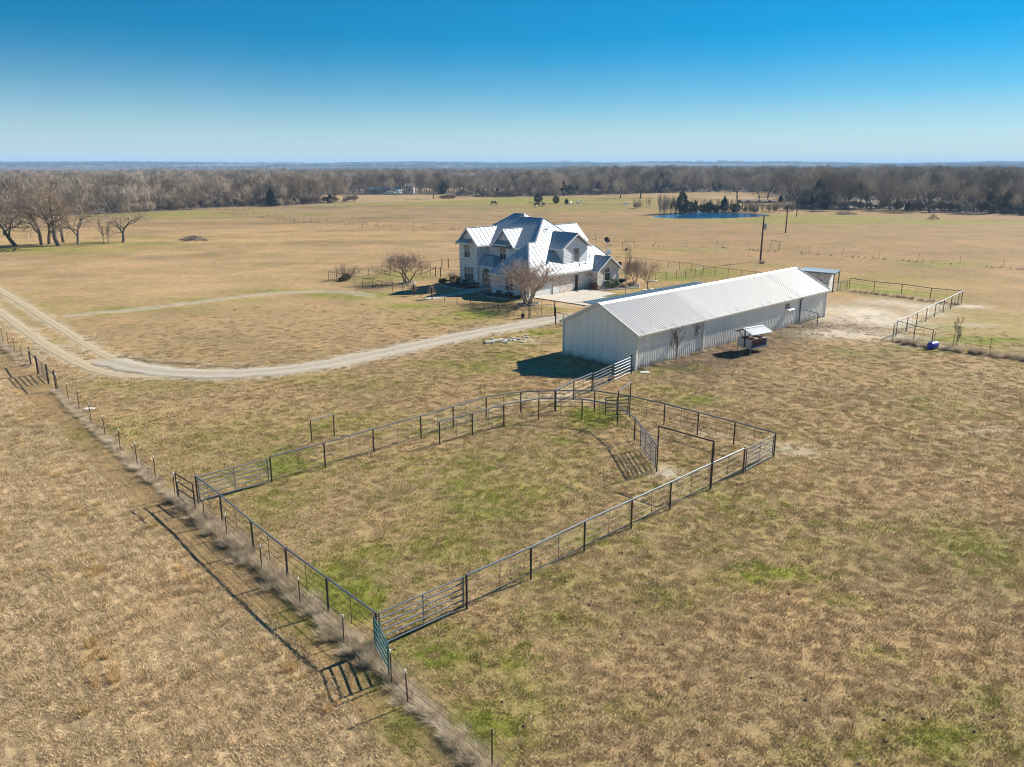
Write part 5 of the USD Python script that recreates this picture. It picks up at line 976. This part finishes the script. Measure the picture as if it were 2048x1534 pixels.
for k, (px, top, wd, lab) in enumerate([((1364, 427), 384, .7, 'tall dark cedar at the left end of the pond'), ((1390, 424), 402, .9, 'grey green cedar behind the pond, left of centre'), ((1418, 423.5), 404, 1.1, 'dark round cedar behind the middle of the pond'), ((1448, 423.5), 394, 1.1, 'dark pointed cedar behind the middle of the pond'), ((1470, 424), 407, 1.6, 'low dark cedar bush behind the pond'), ((1561, 404), 391, 1.3, 'small cedar in the pale field behind the pond'), ((1379, 425.5), 404, 2.0, 'bushy grey cedar beside the tall one at the pond'), ((1431, 423.5), 410, 1.6, 'broad dark cedar bush at the middle of the pond bank'), ((1407, 424), 409, 2.2, 'low dark cedar bush at the pond bank, left of the round one'), ((1814, 421), 404, 1.1, 'dark cedar in the right wood edge'), ((543, 413), 378, 1.1, 'tall dark cedar in the left wood edge')]):
    place(EVER[(2, 0, 2, 1, 2, 0, 2, 2, 2, 1, 1)[k]], 'cedar_tree', lab, px, top, rot=k, wide=wd)
pb = []
for x0, x1, y, n, hh in ((1318, 1352, 428.5, 60, (4, 7.5)), (1350, 1372, 427, 30, (3, 5)), (1372, 1465, 423.5, 60, (2.5, 5.0)), (1465, 1560, 424, 90, (2.0, 4.6)), (1560, 1600, 421, 20, (2.5, 4)), (1266, 1300, 416, 16, (1.5, 4.5))):
    for _ in range(n): p = g(rgw.uniform(x0, x1), y + rgw.normal(0, 1.3)); pb.append((p[0], p[1], rgw.uniform(*hh)))
pb = np.array(pb); pb = pb[~contains_xy(POND.buffer(1), pb[:, 0], pb[:, 1])]
instancer('pond_thicket', [(both(SAP[0]), 'twig'), ((lambda a, b: (np.vstack([a[0], b[0]]), np.vstack([a[1], b[1] + len(a[0])])))(scaled(bt[0], 1 / bz), scaled(bt[1], 1 / bz)), 'twig')], (pb[:, 2] < 3).astype(int) * rgw.integers(0, 2, len(pb)), np.c_[pb[:, :2], 0 * pb[:, 0]], rgw.uniform(0, 6.28, len(pb)), np.c_[pb[:, 2] * .7, pb[:, 2] * .7, pb[:, 2]], 'leafless thicket round the pond', 'thicket')
# brush pile, red brush
def brush_pile(label, px, rx, rz, n, seed, m='bark'):
    p = G3(*px); t = thing('brush_pile', label, 'brush pile', p); rg = np.random.default_rng(seed); mb = MB()
    for i in range(n):
        a = rg.uniform(0, 6.28); q = np.array([rg.normal(0, rx * .4), rg.normal(0, rx * .3), 0]); q[2] = rz * math.exp(-(q[0] ** 2 + q[1] ** 2) / rx ** 2 * 2) * rg.random(); d = np.array([math.cos(a), math.sin(a), rg.uniform(-.1, .4)]) * rg.uniform(.6, 1.6); mb.tube([q - d / 2, q + d / 2 + (0, 0, .1)], [.05, .015], 4)
    mb.put('branches', m, t)
shrub('brush', 'reddish leafless brush at the wood edge beside the dark oak', (895, 397), 4.5, 1.5, 'shrub_red', 9, 900, .3, cat='brush')
brush_pile('dark pile of cut brush in the left pasture', (387, 480.5), 3.6, 1.0, 170, 1); brush_pile('brush pile near the wood edge right of the pond', (1690, 429), 4.5, 1.2, 120, 2); brush_pile('small dark brush pile in the right far pasture', (1866, 439), 1.6, 1.8, 60, 3)

# ------------------------------------------------------------------ utility poles and wires
def pole(label, px, top, transformer=False, arm=True):
    p = g(*px); d = np.array([(px[0] - 1024) / F, _c - (top - 767) / F * _s, -_s - (top - 767) / F * _c]); h = CH + d[2] * np.linalg.norm(p) / np.linalg.norm(d[:2])
    t = thing('utility_pole', label, 'utility pole', (p[0], p[1], 0)); MB().tube([(0, 0, -.3), (0, 0, h)], [.17, .11], 8).put('pole', 'pole_wood', t, smooth=40)
    MB().tube([(0, 0, h), (0, 0, h + .18)], [.05, .03], 6).put('insulator', 'far_white', t)
    if transformer:
        tr = MB().tube([(.34, -.1, h - 2.4), (.34, -.1, h - 1.45)], .24, 10).put('transformer', 'galvanised', t, smooth=40); MB().tube([(.34, -.1, h - 1.45), (.34, -.1, h - 1.15)], [.06, .04], 6).put('bushing', 'galvanised', tr); MB().bar((0, 0, h - 1.9), (.34, -.1, h - 1.9), .06, .1).put('bracket', 'galvanised', tr)
    return np.array([p[0], p[1], h + .1])
p1 = pole('near utility pole with a grey transformer', (1520.5, 523), 430, True); p2 = pole('second utility pole, leaning slightly beyond the near one', (1571, 466), 408); p3 = pole('far utility pole at the wood edge', (1593, 433), 391)
def span(label, a, b, sag, r=.012):
    t = np.linspace(0, 1, 14); P = a + (b - a) * t[:, None]; P[:, 2] -= 4 * sag * t * (1 - t); o = P[0].copy(); th = thing('power_line', label, 'power line', o); MB().tube(P - o, r, 3).put('wire', 'wire', th)
span('power line between the near and second utility poles', p1, p2, .5); span('power line between the second and far utility poles', p2, p3, .7)

# ------------------------------------------------------------------ animals
def hull_body(bones, res=.05):
    parts = []
    for (a, ra), (b, rb) in bones:
        parts.append(m3.Manifold.batch_hull([m3.Manifold.sphere(ra, 14).translate(a), m3.Manifold.sphere(rb, 14).translate(b)]))
    m = m3.Manifold.batch_boolean(parts, m3.OpType.Add).refine_to_length(res).to_mesh(); t = trimesh.Trimesh(m.vert_properties[:, :3], m.tri_verts); trimesh.smoothing.filter_taubin(t, iterations=8); return t
def grazer(name, label, cat, px, rot, m, cow=False, head_down=True, group=None, mane=True, s=1.0):
    p = G3(*px); t = thing(name, label, cat, p, rot, group, scale=(s, s, s)); k = .86 if cow else 1.0; B = []
    sh, hp = (.55, 0, 1.18 * k), (-.55, 0, 1.2 * k)
    B += [((sh, .29), ((0, 0, 1.06 * k), .34 if cow else .30)), (((0, 0, 1.06 * k), .34 if cow else .30), (hp, .28)), ((hp, .28), ((-.72, 0, 1.2 * k), .2))]
    if head_down: nk = ((1.12, .05, .72), .12); hd = ((1.20, .06, .30), .095); mz = ((1.30, .06, .10), .065)
    else: nk = ((.98, 0, 1.55 * k), .13); hd = ((1.12, 0, 1.72 * k), .12); mz = ((1.42, 0, 1.5 * k), .07)
    B += [(((.62, 0, 1.22 * k), .23), nk), (nk, hd), (hd, mz)]
    for y in (-.15, .15):
        f = .06 if y > 0 else -.05
        B += [(((.55, y, 1.0 * k), .14), ((.58 + f, y, .55 * k), .075)), (((.58 + f, y, .55 * k), .07), ((.56 + f, y, .08), .05)), (((.56 + f, y, .08), .05), ((.60 + f, y, .04), .06))]
        B += [(((-.58, y, 1.05 * k), .19), ((-.52 - f, y, .72 * k), .11)), (((-.52 - f, y, .72 * k), .10), ((-.72 - f, y, .48 * k), .065)), (((-.72 - f, y, .48 * k), .06), ((-.66 - f, y, .08), .05)), (((-.66 - f, y, .08), .05), ((-.62 - f, y, .04), .06))]
    for y in (-.07, .07): e = np.array(hd[0]) + (-.06, y, .09); B.append(((tuple(e), .035), (tuple(e + (-.02, y * .6, .10)), .015)))
    put('body', hull_body(B), m, t, smooth=True)
    MB().tube([(-.86, 0, 1.26 * k), (-.98, 0, 1.0 * k), (-.96, 0, .45)], [.05, .07, .03] if not cow else [.03, .02, .05], 6).put('tail', 'mane' if mane else m, t)
    if mane and not cow: a, b = np.array((.55, 0, 1.42)), np.array(nk[0]); MB().plate([a, a + (.12, 0, .08), b + (.02, 0, .16), b + (-.1, 0, .02)], .04).put('mane', 'mane', t)
grazer('horse', 'bay horse grazing alone on the left of the middle pasture', 'horse', (988.5, 411), R(200), 'horse_bay', s=1.25); grazer('horse', 'bay horse grazing, nearer of the two together', 'horse', (1074.5, 414.5), R(190), 'horse_bay', s=1.25); grazer('horse', 'dark brown horse grazing beside the bay one', 'horse', (1087, 413), R(240), 'horse_dark', s=1.25)
grazer('cow', 'white cow standing right of the small cedar', 'cow', (1157.5, 410), R(5), 'animal_white', True, False, mane=False, s=1.2); grazer('cow', 'white faced cow half behind the small cedar', 'cow', (1141, 409.5), R(60), 'animal_white', True, True, mane=False)
grazer('cow', 'pale cow lying far right by the pond bank', 'cow', (1252, 412), R(170), 'animal_white', True, True, mane=False, s=1.1)

# ------------------------------------------------------------------ far buildings
def far_house(name, label, px, dist, w, d, zb, ht, rise, wallm='far_white', roofm='far_roof', rot=0.0, cat='house', windows=3):
    a = math.atan2((px - 1024) / F, _c + 0.28 * _s); x, y = dist * math.sin(a), dist * math.cos(a); t = thing(name, label, cat, (x, y, zb), rot)
    MB().box((-w / 2, -d / 2, -2), (w / 2, d / 2, ht)).put('wall', wallm, t); z = ht - .05
    mb = MB().plate([(-w / 2 - .5, -d / 2 - .5, z), (w / 2 + .5, -d / 2 - .5, z), (w / 2 + .2, 0, z + rise), (-w / 2 - .2, 0, z + rise)], .2).plate([(-w / 2 - .5, d / 2 + .5, z), (w / 2 + .5, d / 2 + .5, z), (w / 2 + .2, 0, z + rise), (-w / 2 - .2, 0, z + rise)], .2).put('roof', roofm, t)
    for s in (-1, 1): MB().add([(s * w / 2, -d / 2, z), (s * w / 2, d / 2, z), (s * w / 2, 0, z + rise)], [(0, 1, 2)]).put('gable', wallm, t)
    for i in range(windows): xx = -w / 2 + w * (i + .5) / windows; MB().box((xx - .6, -d / 2 - .05, ht * .35), (xx + .6, -d / 2 + .1, ht * .35 + 1.3)).put('window', 'glass_dark', t)
    CLEAR.append((x, y, 30)); return t
far_house('far_barn', 'long low building with a blue grey roof among the trees', 768, 470, 17, 7, 0, 2.6, 1.7, 'far_wall', 'blue_roof', cat='barn'); far_house('far_barn', 'big pale metal roofed barn above the trees', 925, 640, 19, 12, 3, 3.5, 3.2, 'far_white', 'far_roof', cat='barn')
far_house('far_house', 'white two part house on the far rise', 890, 2300, 14, 10, 4, 6, 4); far_house('far_shed', 'white shed right of the blue roofed building', 818, 480, 5, 4, 0, 4.2, 1.4, cat='shed', windows=1); far_house('far_house', 'pale house in the trees behind the pond', 1331, 560, 12, 8, -1, 3.0, 1.8)
far_house('far_shed', 'long grey roofed shed behind the right end of the pond', 1518, 372, 15, 6, -.6, 1.3, .8, 'brick_tan', 'pole_wood', cat='shed', rot=.15)
for k, (px, dist, w) in enumerate([(1130, 5200, 60), (1400, 5000, 34), (1444, 5000, 60), (1478, 5100, 40), (1592, 4800, 30)]): far_house('far_building', ['long white building on the blue ridge left of centre', 'small white building on the right part of the blue ridge, leftmost there', 'long white building in the middle of the right blue ridge', 'white building right of the long one on the blue ridge', 'faint white building on the blue ridge farthest right'][k], px, dist, w, 20, float(height(np.array([dist * math.tan((px - 1024) / F)]), np.array([dist]))[0]) + 6, 9, 6, cat='building')
_cy = 520; _cx = (262 - 1024) / F * (_cy * _c + 8 * _s); CLEAR.append((_cx, _cy, 14)); t = thing('church', 'small white church with a pointed steeple above the left woods', 'church', (_cx, _cy, 0), .5); MB().box((-3, -5, -1), (3, 5, 4.4)).put('nave', 'far_white', t)
MB().box((-.9, -6.6, 0), (.9, -5.003, 7.4)).put('tower', 'far_white', t); MB().add([(-.95, -6.7, 7.4), (.95, -6.7, 7.4), (.95, -4.9, 7.4), (-.95, -4.9, 7.4), (0, -5.8, 10.6)], [(0, 1, 4), (1, 2, 4), (2, 3, 4), (3, 0, 4)]).put('spire', 'far_white', t); MB().plate([(-3.3, -4.9, 4.3), (-3.3, 5, 4.3), (0, 5, 6.6), (0, -4.9, 6.6)], .2).plate([(3.3, -4.9, 4.3), (3.3, 5, 4.3), (0, 5, 6.6), (0, -4.9, 6.6)], .2).put('roof', 'far_roof', t)
for k, (px, dist, z) in enumerate([(790, 455, 0), (797, 452, 0), (806, 458, 0), (811, 460, 1)]):
    t = thing('parked_vehicle', ['white parked vehicle among the trees, leftmost', 'white parked pickup among the trees, second from the left', 'white parked vehicle among the trees, third from the left', 'white camper among the trees, rightmost'][k], 'vehicle', (dist * (px - 1024) / F * 1.03, dist, 0), k * .4)
    MB().box((-2.3, -.9, .45), (2.3, .9, 1.1)).box((-1.2 if z == 0 else -2.2, -.85, 1.101), (.9 if z == 0 else 2.2, .85, 1.75 if z == 0 else 2.5)).put('body', 'far_white', t); MB().box((-1.0, -.88, 1.2), (.7, -.86, 1.6)).put('window', 'glass_dark', t)
    for x in (-1.4, 1.4):
        for y in (-.85, .85): MB().tube([(x, y - .1, .36), (x, y + .1, .36)], .36, 10).put('wheel', 'rubber', t)

# ------------------------------------------------------------------ small things
p = G3(1865, 697); t = thing('plastic_drum', 'blue plastic drum lying by the corral fence', 'drum', p, R(35))
q = MB(); q.tube([(-.45, 0, .33), (-.44, 0, .33), (-.2, 0, .33), (-.18, 0, .33), (.18, 0, .33), (.2, 0, .33), (.44, 0, .33), (.45, 0, .33)], [.28, .32, .32, .345, .345, .32, .32, .28], 18); q.put('body', 'blue_plastic', t, smooth=40); MB().tube([(.451, 0, .33), (.47, 0, .33)], .26, 18).put('lid', 'white_paint', t)
p = g(1242.5, 570); t = thing('fire_table', 'black round fire bowl on a stand beside the stone gable', 'fire bowl', (p[0], p[1], 0)); k = 16
MB().tube([(0, 0, .45), (0, 0, .5), (0, 0, .75), (0, 0, .82)], [.25, .5, .62, .66], k).put('bowl', 'black_metal', t); MB().tube([(0, 0, -.02), (0, 0, .46)], [.3, .2], 8).put('stand', 'black_metal', t)
p = g(1055, 636); t = thing('gate_opener', 'small black box beside the thick gate post', 'box', (p[0] - .5, p[1] + .1, 0)); MB().box((-.18, -.14, .05), (.18, .14, .42)).put('case', 'black_metal', t); MB().box((-.2, -.16, .42), (.2, .16, .46)).put('lid', 'black_metal', t); MB().tube([(0, 0, .46), (0, 0, .85)], .02, 5).put('conduit', 'black_metal', t)
rg = np.random.default_rng(77)
def single_rock(label, px, a, b, c, m='far_white', name='pale_rock', cat='rock', rot=0.0): p = G3(*px); o = put(name, rock(rg, a, b, c, rot, (0, 0, 0)), m); UsdGeom.Xformable(o).AddTranslateOp().Set(Gf.Vec3d(*map(float, p + (0, 0, c * .5)))); setd(o, label=label, category=cat)
single_rock('flat white slab lying behind the wire fence', (178, 818), .42, .16, .05, 'white_paint', 'white_slab', 'slab', .1); single_rock('white stone in the left fence line weeds', (219.5, 884), .16, .12, .09)
single_rock('white flat stone at the barn corner', (1290, 745.5), .45, .18, .05); single_rock('pale stone on the lawn behind the barn, left', (1288, 580.5), .35, .25, .1); single_rock('pale stone on the lawn behind the barn, middle', (1303, 579.5), .3, .25, .1); single_rock('pale stepping stone at the lawn fence behind the barn', (1307, 562), .5, .35, .1)
# stones at the culvert beside the drive
p0 = g(1000, 684); t = thing('culvert', 'galvanised culvert mouth with pale rubble beside the drive', 'culvert', (p0[0], p0[1], 0), R(40)); MB().tube([(-1.6, .3, .08), (.4, .1, .10)], .2, 12, cap=False).put('pipe', 'far_wall', t)
for i in range(42): x, y = rg.normal(1.2, 1.3), rg.normal(0, .45); put('stone', rock(rg, rg.uniform(.08, .24), rg.uniform(.08, .18), rg.uniform(.05, .12), rg.uniform(0, 3), (x, y, .03)), ('stone_edging', 'far_wall')[i % 2], t)
# ------------------------------------------------------------------ grass, weeds and clods
def tuft(seed, n, rad, h, w, lean, flat=.0):
    rg = np.random.default_rng(seed); a = rg.uniform(0, 6.28, n); q = rad * np.sqrt(rg.random(n)); o = np.c_[q * np.cos(a), q * np.sin(a), np.full(n, -.01)]
    b = rg.uniform(0, 6.28, n); hh = h * rg.uniform(.45, 1.2, n); l = lean * rg.uniform(.3, 1.3, n); tip = o + np.c_[np.cos(b) * hh * l, np.sin(b) * hh * l, hh * (1 - flat * rg.random(n))]
    c = b + np.pi / 2 + rg.normal(0, .5, n); s = np.c_[np.cos(c), np.sin(c), 0 * c] * (w * rg.uniform(.6, 1.3, n))[:, None] / 2
    return np.stack([o - s, o + s, tip], 1).reshape(-1, 3), np.arange(3 * n).reshape(-1, 3)
gr = np.random.default_rng(21)
PX, PY = [], []
for r0 in np.arange(13.5, 112, 1.0):
    dens = 36.0 * min(1, (25 / r0) ** 1.3) * float(ss(98, 58, r0)); a0 = R(39); n = int(dens * 2 * a0 * r0)
    a = gr.uniform(-a0, a0, n); r_ = r0 + gr.random(n); PX.append(r_ * np.sin(a)); PY.append(r_ * np.cos(a))
PX, PY = np.concatenate(PX), np.concatenate(PY)
u_, v_ = pix(PX, PY); ok = (u_ > -60) & (u_ < 2110) & (v_ < 1600); PX, PY = PX[ok], PY[ok]
from shapely import contains_xy as cxy
def rect_poly(f, a, b, c, d): return Polygon([tuple(f(*q)[:2]) for q in ((a, c), (b, c), (b, d), (a, d))])
solid = rect_poly(bw, -.1, BL + .1, -.1, BW + 3.2).union(rect_poly(hw, -.2, 18, -.2, 16)).union(rect_poly(hw, .8, 10.7, -8.4, 0)).union(rect_poly(hw, 12, 17, -1.3, 0)).union(rect_poly(hw, -2.3, 3.8, 0, 16))
ok = ~cxy(solid, PX, PY); ok &= line_dist(PX, PY, DRIVE) > 1.5 + gr.normal(0, .25, len(PX)); ok &= line_dist(PX, PY, TRACK_A) > .75 + gr.normal(0, .12, len(PX)); ok &= line_dist(PX, PY, TRACK_B) > .75 + gr.normal(0, .12, len(PX))
PX, PY = PX[ok], PY[ok]; MK = masks(PX, PY); rr_ = MK['r']
keepp = gr.random(len(PX)) > np.maximum(np.maximum(MK['bare'] * .9, MK['dark'] * .6), MK['foot'] * .85); keepp &= gr.random(len(PX)) < .72 + .4 * ss(.3, .62, MK['n2'] * .4 + MK['n3'] * .6)
PX, PY = PX[keepp], PY[keepp]; MK = {k: v[keepp] for k, v in MK.items()}; rr_ = MK['r']; Z_ = zg(PX, PY)
isg = gr.random(len(PX)) < MK['green'] * 1.05; left = MK['left'] > .5
dxl = along_left(PY) - PX; strip = left & (dxl < 2.3)
gold = left & ~strip & (rows(PX, PY) > .665 + gr.normal(0, .03, len(PX)))
keepr = ~left | strip | (gr.random(len(PX)) < .55 + .6 * ss(.25, .7, swath(PX, PY)))
sc_ = gr.uniform(.55, 1.25, len(PX)) * (1 + .012 * np.maximum(rr_ - 25, 0))
def field(name, sel, protos, label, m): s = np.where(sel & keepr)[0]; instancer(name, [(p, m) for p in protos], gr.integers(0, len(protos), len(s)), np.c_[PX[s], PY[s], Z_[s]], gr.uniform(0, 6.28, len(s)), np.c_[sc_[s], sc_[s], sc_[s] * np.where(rr_[s] > 60, .75, 1)], label, 'grass')
short = [tuft(30 + i, 32, .17, .085, .025, .95) for i in range(6)]; tall = [tuft(40 + i, 44, .20, .10, .022, 1.0) for i in range(6)]; lush = [tuft(50 + i, 34, .19, .075, .026, .9) for i in range(5)]; clump = [tuft(60 + i, 80, .16, .20, .018, .9) for i in range(4)]
field('dry_grass', ~left & ~isg, short, 'short dry tan pasture grass', 'dry_grass'); field('green_grass', isg & ~gold, lush, 'short green grass growing in patches', 'green_grass')
field('straw_grass', left & ~isg & ~gold & ~strip, tall, 'pale straw stubble left of the wire fence', 'straw_grass'); field('golden_grass', gold & (gr.random(len(PX)) < .5) , clump, 'golden bunch grass in the left field', 'golden_grass'); field('trodden_grass', strip & ~isg & (gr.random(len(PX)) < .7), [tuft(70 + i, 30, .17, .05, .022, 1.2) for i in range(4)], 'short brown gold grass along the wire fence', 'dry_grass')
# weeds along the fences
wp, ws = [], []
def weed_line(px, per_m, width, h, side=0.0):
    P = [g(*p) for p in px]
    for a, b in zip(P, P[1:]):
        d = b - a; n = np.linalg.norm(d); nr_ = np.array([-d[1], d[0]]) / n
        for _ in range(int(n * per_m)): q = a + d * gr.random() + nr_ * (gr.normal(0, width) + side); wp.append(q); ws.append(h * gr.uniform(.5, 1.3) * (.6 + .8 * meshkit.noise(np.array([q[0] * .9, q[1] * .9, 0]), 5)))
weed_line([(350, 998), (440, 1068), (560, 1168), (690, 1275), (752, 1326)], 15, .22, .42); weed_line([(752, 1326), (815, 1385), (985, 1545)], 14, .15, .32); weed_line([(-20, 668), (60, 735)], 7, .15, .28); weed_line([(110, 782), (200, 868), (350, 998)], 10, .14, .24)
weed_line([(1784, 682), (1860, 695), (1960, 708), (2120, 730)], 12, .30, .5); weed_line([(1697, 582), (1800, 594), (1922, 611)], 5, .2, .35); weed_line([(212, 716), (300, 727), (420, 737), (520, 735)], 5, .25, .22, .9)
weed_line([(1180, 490), (1420, 494), (1700, 514), (2100, 543)], 1.0, .3, .5); weed_line([(430, 424), (600, 443), (930, 460), (1190, 480)], 1.0, .3, .5); weed_line([(1285, 742), (1340, 722), (1420, 697)], 6, .25, .28); weed_line([(1575, 652), (1635, 655)], 5, .3, .3)
wp = np.array(wp); wt = [tuft(80 + i, 110, .16, 1.0, .013, .45) for i in range(4)]
instancer('fence_weeds', [(p, 'weeds') for p in wt], gr.integers(0, 4, len(wp)), np.c_[wp, zg(wp[:, 0], wp[:, 1])], gr.uniform(0, 6.28, len(wp)), np.c_[np.full(len(wp), .9) + 0 * np.array(ws), np.full(len(wp), .9), np.array(ws)], 'tangle of dry grey weeds along the fences', 'weeds')
# clods and droppings, most of them on the right hand pasture
n = 2600; a = gr.uniform(-R(12), R(37), n); r_ = 15 + 80 * gr.random(n) ** 1.1; X, Y = r_ * np.sin(a), r_ * np.cos(a); MKc = masks(X, Y)
k_ = (X > along_left(Y) + .5) & ~cxy(solid, X, Y) & (gr.random(n) < .05 + .9 * MKc['dark'] + .5 * ss(.56, .68, MKc['n2']))
X, Y = X[k_], Y[k_]
Xd, Yd = [], []
for cx_, cy_, rx, ry, s_ in DARKS:
    if math.hypot(cx_, cy_) < 100: m_ = int(70 * s_ * rx * ry / 4) + 8; Xd.append(gr.normal(cx_, rx * .6, m_)); Yd.append(gr.normal(cy_, ry * .6, m_))
X, Y = np.r_[X, *Xd], np.r_[Y, *Yd]; k_ = ~cxy(solid, X, Y); X, Y = X[k_], Y[k_]
cl = [rock(np.random.default_rng(90 + i), 1, .8, .55, 0, (0, 0, 0)) for i in range(3)]
s_ = gr.uniform(.018, .05, len(X)) * np.where(gr.random(len(X)) < .06, 1.5, 1); instancer('clods', [(c, 'clod') for c in cl], gr.integers(0, 3, len(X)), np.c_[X, Y, zg(X, Y) + .02], gr.uniform(0, 6.28, len(X)), s_ * 1.15, 'dark clods and droppings scattered on the pasture', 'clods')
# ------------------------------------------------------------------ the air
hz = MB().box((-14000, -9000, -70), (14000, 12500, 62))
usdkit.material(stage, '/World/Looks/haze', {'v': ('principled_volume', {'color': (0.45, 0.70, 1.0), 'density': 0.00018, 'anisotropy': 0.0})}, [], volume='v.volume')
HAZE = True
if HAZE: hz.put('haze', 'haze', kind='stuff', label='thin blue haze over the far country')
